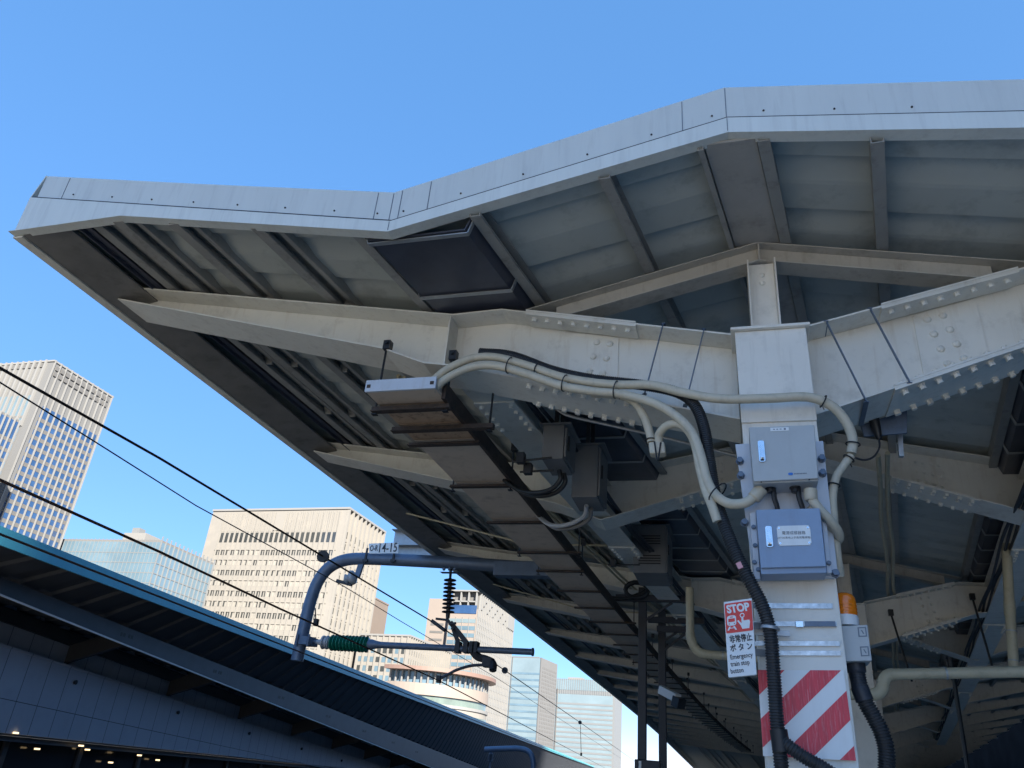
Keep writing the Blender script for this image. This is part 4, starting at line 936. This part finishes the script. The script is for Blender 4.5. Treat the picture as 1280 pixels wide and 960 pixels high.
wire('messenger_wire', 'thick dark messenger wire with round joints, clamped under the dark insulator', mw, .0098, 'wire_dark', [atZ(403, 695, 3.6), atZ(631, 838, 3.56), atZ(725, 903, 3.5)])
fz = 4.05
fw = [atZ(x, y, fz) for x, y in ((0, 478), (120, 553), (245, 632), (430, 733), (500, 776), (620, 847), (770, 944), (815, 973))]
fw = [fw[0] + (fw[0] - fw[1]) * 2] + fw
wire('feeder_wire', 'thin dark feeder wire between the two heavier wires', fw, .0068, 'wire_dark')
fi = thing('feeder_insulator', 'small grey insulator holding the thin wire at the pipe bend', 'insulator', atY(443, 710, YB)); T = at_root(fi)
m_ = MB(); m_.bar(atY(452, 704, YB), atY(446, 722, YB), .05, .09); m_.build('strap', 'pole_blue', fi, T=T)
m_ = MB(); m_.lathe([(0, .03), (.05, .11), (.09, .12), (.14, .06), (.18, .09), (.22, .03)], atY(446, 720, YB), (-1, 0, -.35), 14); m_.build('porcelain', 'insulator_grey', fi, True, T=T)
m_ = MB(); q = atY(421, 726, YB); m_.bar(q, atY(440, 731, YB), .05, .05); m_.build('wire_clamp', 'iron_dark', fi, T=T)
for (x, y0, y1, Y_, lab) in ((394, 760, 778, 10.6, 'short dropper hanging at the lower wire behind the bent pipe'), (725.5, 906, 943, 30, 'thin dropper joining the two far wires')):
    a_ = atY(x, y0, Y_); b__ = atY(x + 1, y1, Y_); m_ = MB(); m_.tube([a_, b__], .01, 5); m_.box(b__.x - .03, b__.x + .03, Y_ - .03, Y_ + .03, b__.z - .05, b__.z + .05)
    tag(m_.build('dropper', 'wire_dark'), lab, 'dropper')
# second bent pipe further off, the galvanised beam end below the eave
b2 = thing('catenary_bracket', 'small bent pale blue pipe low at the far end of the left canopy', 'pipe bracket', atY(664, 965, 26)); T = at_root(b2)
m_ = MB(); m_.tube(path([(606, 937, 26), (630, 936, 26), (650, 936, 26), (661, 940, 26), (666, 950, 26), (667, 968, 26)]), .085, 12); m_.build('bent_pipe', 'pole_blue', b2, True, T=T)
m_ = MB(); a_ = atY(614, 939, 26); m_.lathe([(0, .03), (.05, .03)] + [(.06 + .04 * k + d, r_) for k in range(6) for d, r_ in ((0, .03), (.015, .1), (.03, .03))] + [(.5, .03)], a_, (0, 0, -1), 10); m_.build('insulator', 'pole_blue', b2, True, T=T)
gb = thing('beam_end', 'galvanised channel beam jutting out below the left eave', 'beam', atY(540, 688, 12.2)); T = at_root(gb)
q0, q1 = atY(494, 664, 12.2), atY(496, 684, 12.2); xe = -4.3
m_ = MB(); m_.box(q0.x, xe, 12.2, 12.215, q1.z, q0.z); m_.box(q0.x, xe, 12.05, 12.199, q0.z - .016, q0.z); m_.box(q0.x, xe, 12.05, 12.199, q1.z, q1.z + .016); m_.build('channel', 'galvanised', gb, bevel=.003, T=T)
m_ = MB(); m_.box(q0.x + .05, xe, 12.22, 12.37, q1.z - .12, q1.z - .1); m_.box(q0.x + .05, xe, 12.20, 12.2195, q1.z - .14, q1.z); m_.build('angle', 'galvanised', gb, T=T)

# ------------------------------------------------------------------ neighbouring station canopy on the left
SO = Vector((-10, 8.163, 0)); SD = Vector((-.119, .993, 0)).normalized(); SN = Vector((-SD.y, SD.x, 0))
def S(u, w_, z): return SO + SD * u + SN * w_ + Vector((0, 0, z))
UN = [-14, -6, 0, 6, 12, 18, 25, 45, 46, 80, 150]
cl = lambda u: min(u, 45)
z_bt = lambda u: 3.74 - .047 * cl(u); z_bb = lambda u: 3.53 - .065 * cl(u); z_wt = lambda u: 3.24 - .062 * cl(u)
z_ws = lambda u: 2.22 - .05 * cl(u); z_wb = lambda u: 1.56 - .012 * cl(u)
st = thing('station_canopy', 'neighbouring station canopy with a teal edge, dark ribbed soffit and white panelled wall', 'station building', S(0, 2, -1)); T = at_root(st)
def rib(mb, secs):      # secs(u) -> list of (w,z) for a closed section swept along u
    v = []; n = len(secs(0))
    for u in UN: v += [S(u, w_, z) for w_, z in secs(u)]
    f = [tuple(range(n)), tuple(range(n * len(UN) - 1, n * (len(UN) - 1) - 1, -1))]
    for i in range(len(UN) - 1):
        for k in range(n): l = (k + 1) % n; f.append((i * n + k, i * n + l, (i + 1) * n + l, (i + 1) * n + k))
    return mb.add(v, f)
rib(MB(), lambda u: [(0, 3.885), (.04, 3.885), (.04, 4.128), (0, 4.128)]).build('teal_fascia', 'teal_paint', st, T=T)
rib(MB(), lambda u: [(.041, 4.10), (4, 4.16), (4, 4.2), (.041, 4.126)]).build('roof_sheet', 'station_steel', st, T=T)
ds = MB(); v = []; f = []; u = -14; ks = []
while u < 150:
    ks += [(u, 0), (u + .40, 0), (u + .44, .05), (u + .71, .05)]; u += .75
for u, dz in ks: v += [S(u, .045, 3.93 + dz), S(u, .9, z_bt(u) + .02 + dz), S(u, 2.6, z_wt(u) + .38 + dz)]
for i in range(len(ks) - 1):
    for k in (0, 1): f.append((3 * i + k, 3 * i + k + 1, 3 * i + 4 + k, 3 * i + 3 + k))
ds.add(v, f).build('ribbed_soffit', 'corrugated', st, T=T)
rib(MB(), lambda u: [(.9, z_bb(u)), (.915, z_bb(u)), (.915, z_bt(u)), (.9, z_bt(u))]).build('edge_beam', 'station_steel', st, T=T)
rib(MB(), lambda u: [(.80, z_bb(u) - .012), (.899, z_bb(u) - .012), (.899, z_bb(u)), (.80, z_bb(u))]).build('beam_flange', 'station_steel', st, T=T)
mb = MB(); mb.tube([S(u, .82, z_bb(u) - .03) for u in UN], .016, 6); mb.build('white_cable', 'sign_white', st, T=T)
for k in range(12):
    u = 1.0 + 3.72 * k
    if k < 8:
        for du in (-.09, .0, .16, .25): MB().box(-.03, .03, -.006, -.0005, -.035, .035, T=lambda p, u=u, du=du: S(u + du, .9, (z_bt(u) + z_bb(u)) / 2) + SD * p.x + SN * p.y + Vector((0, 0, p.z))).build('bolt_slot', 'black_plastic', st, T=T)
    b_ = MB(); ub = u + .1
    b_.hexa([S(ub - .06, .93, z_bb(u) - .04), S(ub + .06, .93, z_bb(u) - .04), S(ub + .06, 2.02, z_wt(u) - .15), S(ub - .06, 2.02, z_wt(u) - .15), S(ub - .06, .93, z_bt(u) - .02), S(ub + .06, .93, z_bt(u) - .02), S(ub + .06, 2.02, z_wt(u) + .17), S(ub - .06, 2.02, z_wt(u) + .17)])
    b_.build('rafter', 'station_dark', st, T=T)
rib(MB(), lambda u: [(1.97, z_wt(u) + .17), (2.05, z_wt(u) + .17), (2.05, z_wt(u) + .4), (1.97, z_wt(u) + .4)]).build('dark_purlin', 'station_dark', st, T=T)
rib(MB(), lambda u: [(2.1, z_wt(u) - .16), (2.2, z_wt(u) - .16), (2.2, z_wt(u) + .5), (2.1, z_wt(u) + .5)]).build('upper_wall_strip', 'wall_panel', st, T=T)
rib(MB(), lambda u: [(1.985, z_wt(u) - .20), (2.2, z_wt(u) - .20), (2.2, z_wt(u) - .162), (1.985, z_wt(u) - .162)]).build('wall_ledge', 'wall_panel', st, T=T)
rib(MB(), lambda u: [(2.0, z_ws(u) + .006), (2.1, z_ws(u) + .006), (2.1, z_wt(u) - .201), (2.0, z_wt(u) - .201)]).build('wall_panel', 'wall_panel', st, T=T)
rib(MB(), lambda u: [(2.0, z_wb(u)), (2.1, z_wb(u)), (2.1, z_ws(u) - .006), (2.0, z_ws(u) - .006)]).build('wall_panel', 'wall_panel', st, T=T)
rib(MB(), lambda u: [(2.003, z_ws(u) - .0055), (2.09, z_ws(u) - .0055), (2.09, z_ws(u) + .0055), (2.003, z_ws(u) + .0055)]).build('wall_seam', 'black_plastic', st, T=T)
rib(MB(), lambda u: [(2.02, z_wb(u) - .035), (2.10, z_wb(u) - .035), (2.10, z_wb(u) - .001), (2.02, z_wb(u) - .001)]).build('dark_trim', 'station_dark', st, T=T)
rib(MB(), lambda u: [(2.12, z_wb(u) - .12), (2.3, z_wb(u) - .12), (2.3, z_wb(u) - .036), (2.12, z_wb(u) - .036)]).build('soffit_band', 'station_steel', st, T=T)
rib(MB(), lambda u: [(2.35, -1.0), (2.4, -1.0), (2.4, z_wb(u) - .05), (2.35, z_wb(u) - .05)]).build('window_band', 'window_dark', st, T=T)
for k in range(14):
    u = 2.2 + 2.1 * k; b_ = MB(); b_.hexa([S(u, 2.30, -1), S(u + .12, 2.30, -1), S(u + .12, 2.345, -1), S(u, 2.345, -1), S(u, 2.30, z_wb(u) - .13), S(u + .12, 2.30, z_wb(u) - .13), S(u + .12, 2.345, z_wb(u) - .13), S(u, 2.345, z_wb(u) - .13)])
    b_.build('mullion', 'station_dark', st, T=T)
def atS(px, py, w_):
    r = ray(px, py); t = ((SO - CAMP).dot(SN) + w_) / r.dot(SN); return CAMP + r * t
for x, y, w_ in ((18, 916, 2.06), (36, 920, 2.28), (45, 936, 2.28), (100, 932, 2.06), (108, 937, 2.28), (137, 953, 2.28), (173, 944, 2.06), (196, 950, 2.28)):
    q = atS(x, y, w_ - .05); b_ = MB(); b_.box(-.05, .05, -.05, .0, -.014, .014, T=lambda p: q + SD * p.x + SN * p.y + Vector((0, 0, p.z))); b_.build('downlight', 'downlight', st, T=T)
for k in range(7):
    u = 5.2 + 3.9 * k; b_ = MB(); q = S(u, 2.0, z_wt(u) - .42); b_.lathe([(0, .035), (.04, .045), (.06, .02)], q, -SN, 10); b_.build('wall_fitting', 'black_plastic', st, True, T=T)
# panel joints of the white wall, every 0.55 m along the building
mt = M('wall_panel'); t_ = mt.node_tree; bs = t_.nodes['Principled BSDF']; lk = bs.inputs['Base Color'].links[0].from_socket
tc = t_.nodes.new('ShaderNodeTexCoord'); dt = t_.nodes.new('ShaderNodeVectorMath'); dt.operation = 'DOT_PRODUCT'; dt.inputs[1].default_value = SD / .55
fr = t_.nodes.new('ShaderNodeMath'); fr.operation = 'FRACT'; lt = t_.nodes.new('ShaderNodeMath'); lt.operation = 'LESS_THAN'; lt.inputs[1].default_value = .03
mx = t_.nodes.new('ShaderNodeMix'); mx.data_type = 'RGBA'; mx.inputs[7].default_value = (.07, .08, .10, 1)
t_.links.new(tc.outputs['Object'], dt.inputs[0]); t_.links.new(dt.outputs['Value'], fr.inputs[0]); t_.links.new(fr.outputs[0], lt.inputs[0]); t_.links.new(lt.outputs[0], mx.inputs[0]); t_.links.new(lk, mx.inputs[6]); t_.links.new(mx.outputs[2], bs.inputs['Base Color'])

# ------------------------------------------------------------------ the city beyond
class Tower:
    def __init__(s, name, label, C, wf, wd, H, mname, rot=0, cat='office tower', body=True):
        s.r = thing(name, label, cat, (C[0], C[1], -4)); s.M = Matrix.Rotation(R(rot), 3, 'Z'); s.C = Vector((C[0], C[1], 0)); s.wf, s.wd, s.H = wf, wd, H
        s.T = at_root(s.r)
        if body: s.box('wall', mname, -wf, 0, 0, wd, -4, H)
    def P(s, p): return s.T(s.M @ Vector(p) + s.C)
    def box(s, name, mname, x0, x1, y0, y1, z0, z1):
        return MB().box(x0, x1, y0, y1, z0, z1).build(name, mname, s.r, T=s.P)
    def map(s, face, a_, out, z):       # a_ along the face: front runs left from the near corner, side runs back from it
        return Vector((-a_, -out, z)) if face == 'front' else Vector((out, a_, z))
    def quad(s, mb, face, a0, a1, z0, z1, o0=.0, o1=.06):
        p = [s.map(face, a0, o0, z0), s.map(face, a1, o0, z0), s.map(face, a1, o1, z0), s.map(face, a0, o1, z0), s.map(face, a0, o0, z1), s.map(face, a1, o0, z1), s.map(face, a1, o1, z1), s.map(face, a0, o1, z1)]
        return mb.hexa(p)
    def rows(s, face, a0, a1, zs, h, n, frac, mats, name='window_row', o=.06, pick=None):
        for z in zs:
            d = (a1 - a0) / n; sets = {}
            for k in range(n):
                mm = mats[0] if pick is None else mats[1 if random.random() < pick(z) else 0]
                c = a0 + d * (k + .5); s.quad(sets.setdefault(mm, MB()), face, c - d * frac / 2, c + d * frac / 2, z, z + h, .01, o)
            for mm, mb in sets.items(): mb.build(name, mm, s.r, T=s.P)
    def fins(s, face, a0, a1, n, wd_, out, z0, z1, mname, name='fin'):
        for k in range(n):
            c = a0 + (a1 - a0) * k / (n - 1); s.quad(MB(), face, c - wd_ / 2, c + wd_ / 2, z0, z1, .0, out).build(name, mname, s.r, T=s.P)
    def bands(s, face, a0, a1, zs, h, mname, out=.25, name='spandrel'):
        for z in zs: s.quad(MB(), face, a0, a1, z, z + h, .0, out).build(name, mname, s.r, T=s.P)
fr_ = lambda a_, b__, st_: [a_ + st_ * k for k in range(int((b__ - a_) / st_))]
# tall finned tower at the left edge
t = Tower('finned_tower', 'tall tower with pale vertical fins and blue glass at the left edge', (-291.5, 233), 62, 37, 150, 'stone_grey')
t.quad(MB(), 'side', 3, 35.5, 0, 129, .0, .05).build('glass_wall', 'glass_blue', t.r, T=t.P)
t.quad(MB(), 'front', 4, 60, 0, 133, .0, .05).build('glass_wall', 'glass_mid', t.r, T=t.P)
t.bands('side', 3, 35.5, fr_(3, 128, 4.1), 1.7, 'louvre_grey', .12); t.bands('front', 4, 60, fr_(3, 130, 4.1), 1.2, 'stone_grey', .12)
t.fins('side', .5, 36.5, 12, .55, .6, 0, 150.5, 'stone_white'); t.fins('front', 4, 60, 18, .9, .9, 118, 150.5, 'stone_white'); t.fins('front', 4, 60, 28, .35, .4, 0, 118, 'stone_grey')
t.rows('side', 1.5, 35, [146.3, 143.5], 1.8, 11, .75, ['louvre_grey'], 'crown_louvre', .5)
t.rows('front', 5, 59, [147], 2.2, 17, .7, ['louvre_grey'], 'crown_louvre', .4)
t.box('parapet', 'stone_white', -62.2, .4, -.4, 37.3, 149.6, 150.4)
t = Tower('glass_annex', 'lower blue glass block in front of the finned tower', (-270.6, 203), 40, 9, 110, 'stone_grey')
t.quad(MB(), 'side', .3, 8.7, 0, 109, .0, .05).build('glass_wall', 'glass_blue', t.r, T=t.P); t.quad(MB(), 'front', .3, 39, 0, 109, .0, .05).build('glass_wall', 'glass_blue', t.r, T=t.P)
t.bands('side', .3, 8.7, fr_(2, 108, 4.1), 1.4, 'louvre_grey', .1); t.fins('side', 0, 9, 5, .5, .5, 0, 110, 'stone_white'); t.bands('front', .3, 39, fr_(2, 108, 4.1), 1.4, 'louvre_grey', .1)
# glass block
t = Tower('glass_block', 'pale blue glass office block with a white grid, left of the cream tower', (-242, 274.5), 60, 39, 80, 'stone_grey', 1)
t.quad(MB(), 'side', .2, 38.5, 0, 79, .0, .05).build('glass_wall', 'glass_mid', t.r, T=t.P); t.quad(MB(), 'front', .2, 59.5, 0, 79, .0, .05).build('glass_wall', 'glass_mid', t.r, T=t.P)
t.bands('side', 0, 39, fr_(1, 80, 4.3), .35, 'mullion', .2); t.bands('front', 0, 60, fr_(1, 80, 4.3), .3, 'mullion', .12)
t.fins('side', 0, 39, 14, .4, .5, 0, 81.5, 'mullion'); t.fins('front', 0, 60, 30, .16, .2, 0, 80.5, 'mullion')
t.box('roof_plant', 'stone_white', -30, -18, 10, 20, 80.1, 86); t.box('roof_plant', 'mullion', -28, -24, 12, 16, 86.1, 89)
# cream tower
t = Tower('cream_tower', 'big cream stone tower with rows of small windows, behind the bent pipe', (-198.3, 352), 85, 44, 120, 'stone_cream', -1.5)
zs = [101.5] + [94.5 - 5.45 * k for k in range(17)]
t.rows('front', 3.5, 76.5, zs[:1], 5.4, 23, .62, ['glass_dark', 'glass_green'], pick=lambda z: .0, o=.05)
t.rows('front', 3.5, 76.5, zs[1:], 2.7, 46, .58, ['glass_dark', 'blind_pale'], pick=lambda z: .2 + .5 * (math.sin(z * 1.7) > 0), o=.05)
for z in zs[1:]: t.quad(MB(), 'front', 2.5, 77.5, z + 2.75, z + 3.05, .0, .35).build('hood', 'stone_cream', t.r, T=t.P)
t.fins('front', 3.5, 76.5, 24, .75, .42, -2, 118, 'stone_cream', 'pier')
t.fins('front', 4.3, 75.7, 60, .3, .2, 107.5, 118.5, 'stone_cream', 'crown_rib')
t.quad(MB(), 'front', 37, 43, 108, 118, .2, .45).build('crown_panel', 'stone_cream', t.r, T=t.P)
t.rows('side', 2, 43, [104.5] + [98 - 5.45 * k for k in range(18)], 3.6, 9, .52, ['glass_dark', 'blind_pale'], pick=lambda z: .2, o=.05)
t.fins('side', .6, 43.4, 10, 1.4, 1.5, -2, 119.2, 'stone_cream', 'pier')
for z in [102.6 - 5.45 * k for k in range(18)]: t.quad(MB(), 'side', .5, 43.5, z, z + 1.2, .0, .35).build('spandrel', 'stone_cream', t.r, T=t.P)
t.box('parapet', 'stone_white', -85.3, 1.6, -.5, 44.3, 119.3, 120.4)
t = Tower('brown_block', 'plain brownish block showing behind the right edge of the cream tower', (-241, 485), 45, 25, 101, 'stone_brown', 0, 'building')
t.bands('front', 0, 45, fr_(10, 100, 15), .5, 'louvre_grey', .15); t.box('parapet', 'stone_brown', -45.3, .3, -.3, 25.3, 100.5, 101.6)
t = Tower('hoarding_block', 'dark brown block seen in the gap left of the cream tower', (-281, 372), 30, 25, 82, 'stone_brown', 0, 'building'); t.box('parapet', 'stone_brown', -30.3, .3, -.3, 25.3, 81.5, 82.5); t.bands('front', 0, 30, fr_(6, 80, 6), .8, 'louvre_grey', .15)
# small cream block
t = Tower('cream_block', 'low cream block with square windows beside the green insulator', (-163.5, 376), 29, 52, 60, 'stone_cream', -4, 'building')
t.rows('front', 1, 28.3, [51 - 4.4 * k for k in range(12)], 2.6, 8, .62, ['glass_mid', 'glass_dark'], pick=lambda z: .4, o=.05)
t.fins('front', .4, 28.6, 9, .9, .45, -2, 59.4, 'stone_cream', 'pier'); t.fins('side', .5, 51.5, 20, .8, .8, -2, 59.4, 'stone_cream', 'pier')
t.rows('side', 1, 51, [51 - 4.4 * k for k in range(12)], 2.6, 19, .45, ['glass_dark'], o=.05); t.box('parapet', 'stone_white', -29.3, .8, -.5, 52.3, 59.5, 60.4)
# pink and white tower
t = Tower('pink_tower', 'pink and white tower with glazed bands and a louvred crown, behind the steady arm', (-161.5, 474), 19.5, 78, 93, 'stone_pink', -1)
t.bands('front', 1, 19, [90.2], 5.2, 'glass_blue', .3, 'glass_band')
for z in [84.5 - 4.4 * k for k in range(19)]: t.quad(MB(), 'front', .8, 19, z, z + 2.4, .0, .12).build('window_band', 'glass_mid' if int(z * 7) % 3 else 'glass_pale', t.r, T=t.P)
t.fins('front', .8, 19, 5, .3, .3, 0, 88, 'stone_white', 'mullion')
t.rows('side', 1, 77, [86.5 - 4.4 * k for k in range(20)], 2.5, 22, .42, ['glass_dark'], o=.06); t.fins('side', .4, 77.6, 23, 1.2, .7, 0, 93, 'stone_white', 'pier')
for z in [84.2 - 4.4 * k for k in range(20)]: t.quad(MB(), 'side', .3, 77.7, z, z + 1.7, .0, .3).build('spandrel', 'stone_white', t.r, T=t.P)
t.box('crown', 'louvre_grey', -18, -1.2, 3, 60, 93.1, 104); t.box('crown_roof', 'stone_white', -20, .5, -.5, 62, 104.1, 105)
t.fins('front', 2, 18, 4, .8, -2.0, 93.2, 104, 'stone_white', 'crown_post'); t.bands('front', 2, 18, [97.5], .8, 'stone_white', -2.4, 'crown_rail')
for k in range(15): t.box('crown_truss', 'stone_white', -1.19, .3, 4 + 4 * k, 5 + 4 * k, 93.2, 103.9); t.box('crown_truss', 'stone_white', -1.19, .2, 5.1 + 4 * k, 7.9 + 4 * k, 94 + 3 * (k % 3), 95 + 3 * (k % 3))
t.box('rear_block', 'stone_white', -16, .9, 62.1, 78, 93.1, 104.6)
t.box('side_block', 'stone_pink', -36, -19.6, 4, 40, -4, 100)
for k in range(16): t.box('side_window', 'louvre_grey', -33, -24, 3.85, 3.99, 83 - 4.8 * k, 84.4 - 4.8 * k)
# curved podium
p0 = atZ(506, 834, 37); rx_ = ry_ = 27; cx_, cy_ = p0.x, p0.y + 27
t = Tower('curved_podium', 'low curved building with a swept brown roof in front of the pink tower', (p0.x, p0.y), 10, 10, 30, 'stone_pink', 0, 'building', body=False)
arc = lambda k, s_: Vector((cx_ + (rx_ + s_) * math.sin(R(k)), cy_ - (ry_ + s_) * math.cos(R(k)), 0))
def ring(name, mname, z0, z1, s0, s1, a0=-16, a1=130, n=32):
    mb = MB(); v = []; f = []
    for i in range(n + 1):
        k = a0 + (a1 - a0) * i / n
        v += [arc(k, s0) + Vector((0, 0, z0)), arc(k, s1) + Vector((0, 0, z0)), arc(k, s1) + Vector((0, 0, z1)), arc(k, s0) + Vector((0, 0, z1))]
    for i in range(n):
        for q in range(4): f.append((4 * i + q, 4 * i + (q + 1) % 4, 4 * i + 4 + (q + 1) % 4, 4 * i + 4 + q))
    f += [(0, 1, 2, 3), tuple(4 * n + q for q in (3, 2, 1, 0))]
    mb.add(v, f).build(name, mname, t.r, T=t.T)
ring('curved_wall', 'stone_cream', -4, 24, -12, 0); ring('glass_band', 'glass_green', 24.1, 27, -12, -.6); ring('curved_wall', 'stone_pink', 27.1, 31.5, -12, .2); ring('glass_band', 'glass_mid', 31.6, 36, -12, -1.5)
ring('brown_roof', 'roof_brown', 36.1, 37.6, -14, 3.0); ring('glass_band', 'glass_green', 18, 21, -11, .08); ring('cornice', 'stone_white', 23.2, 24.3, -11, .5)
for k in range(-14, 125, 6): a_ = arc(k, -.5); b_ = MB(); b_.box(a_.x - .3, a_.x + .3, a_.y - .3, a_.y + .3, 31.6, 36); b_.build('mullion', 'stone_white', t.r, T=t.T)
# far glass towers; distance haze is put into their pale glass colour
t = Tower('far_glass_tower', 'distant pale blue glass tower with a grey stone flank', (-273.5, 1098), 60, 64, 150, 'stone_grey', -8)
t.quad(MB(), 'front', .5, 58, 0, 149, .0, .3).build('glass_wall', 'glass_pale', t.r, T=t.P); t.bands('front', .5, 58, fr_(4, 136, 8.2), 2.6, 'glass_mid', .5); t.fins('front', .4, 44, 2, .9, .9, 0, 150, 'louvre_grey'); t.fins('front', 46, 58, 6, .4, .7, 0, 150, 'mullion')
t.rows('side', 4, 62, fr_(6, 145, 5), 2.6, 9, .5, ['louvre_grey'], o=.2); t.box('roof_cap', 'mullion', -58, -6, 4, 40, 150.1, 151.5)
C = atZ(769, 851.5, 180)
t = Tower('hazy_glass_tower', 'farthest wide pale glass tower with horizontal bands, beside the eave', (C.x, C.y), 122, 60, 180, 'mullion', -5)
t.quad(MB(), 'front', 4, 121, 0, 152, .0, .3).build('glass_wall', 'glass_pale', t.r, T=t.P); t.bands('front', 4, 121, fr_(4, 150, 8.6), 3.4, 'mullion', .6); t.fins('front', 117, 121, 2, 1.6, 2, 0, 162, 'louvre_grey')
t.quad(MB(), 'front', 4, 121, 160, 179, .0, .3).build('crown_glass', 'glass_pale', t.r, T=t.P); t.fins('front', 4, 117, 26, .9, .8, 153, 182, 'mullion', 'crown_fin'); t.box('roof_plant', 'stone_white', -100, -70, 10, 30, 180.1, 185)
# red and white lattice tower on the horizon
tip = atZ(688, 904, 160)
tk = thing('lattice_tower', 'red and white lattice broadcasting tower, tiny between the two far glass towers', 'tower', (tip.x, tip.y, -4)); T = at_root(tk)
def lat(name, mname, z0, z1, w0, w1, n):
    mb = MB(); c = Vector((tip.x, tip.y, 0))
    for sx in (-1, 1):
        for sy in (-1, 1): mb.bar(c + Vector((sx * w0, sy * w0, z0)), c + Vector((sx * w1, sy * w1, z1)), 1.5, 1.5)
    for k in range(n):
        za, zb = z0 + (z1 - z0) * k / n, z0 + (z1 - z0) * (k + 1) / n; wa, wb = w0 + (w1 - w0) * k / n, w0 + (w1 - w0) * (k + 1) / n
        for s_ in (-1, 1): mb.bar(c + Vector((-wa, s_ * wa, za)), c + Vector((wb, s_ * wb, zb)), .9, .9); mb.bar(c + Vector((wa, s_ * wa, za)), c + Vector((-wb, s_ * wb, zb)), .9, .9)
    mb.build(name, mname, tk, T=T)
lat('lower_lattice', 'tower_white', -4, 80, 22, 8, 8); lat('middle_lattice', 'tower_red', 80, 112, 8, 3.5, 5)
for z, r_, mm in ((66, 16, 'tower_red'), (70, 15, 'tower_white'), (92, 9, 'tower_white'), (106, 13, 'tower_red')):
    mb = MB(); mb.lathe([(0, r_ * .8), (1.5, r_), (4, r_), (5, r_ * .7)], (tip.x, tip.y, z), (0, 0, 1), 16); mb.build('deck', mm, tk, T=T)
mb = MB(); mb.lathe([(0, 3.2), (20, 2.2), (48, .8)], (tip.x, tip.y, 112), (0, 0, 1), 10); mb.build('mast', 'tower_red', tk, T=T)
# added black block beyond the right-hand track so the gap reads as shade, and the high-rise behind the viewer whose shadow lies over the station
rs = thing('gap_filler_block', 'long black block added beyond the right hand track to darken the open gap', 'station building', (17, 20, -4)); T = at_root(rs)
MB().box(17, 30, -40, 240, -4, 11).build('wall', 'gap_shade_black', rs, T=T); MB().box(16.5, 30.5, -40.5, 240.5, 11.01, 11.4).build('roof', 'corrugated', rs, T=T)
hz = Vector((TO_SUN.x, TO_SUN.y, 0)).normalized(); pv = Vector((-hz.y, hz.x, 0))
c = hz * 265 + pv * 47.3
st_ = thing('high_rise', 'tall office tower behind the viewer that shades the station', 'office tower', (c.x, c.y, -4)); T = at_root(st_)
fx = lambda p: c + pv * p.x + hz * p.y + Vector((0, 0, p.z))
MB().box(-50.5, 50.5, 0, 35, -4, 222, T=fx).build('wall', 'shade_tower', st_, T=T)
for z in range(4, 216, 8): MB().box(-49, 49, -.3, -.01, z, z + 4.6, T=fx).build('window_band', 'glass_mid', st_, T=T)
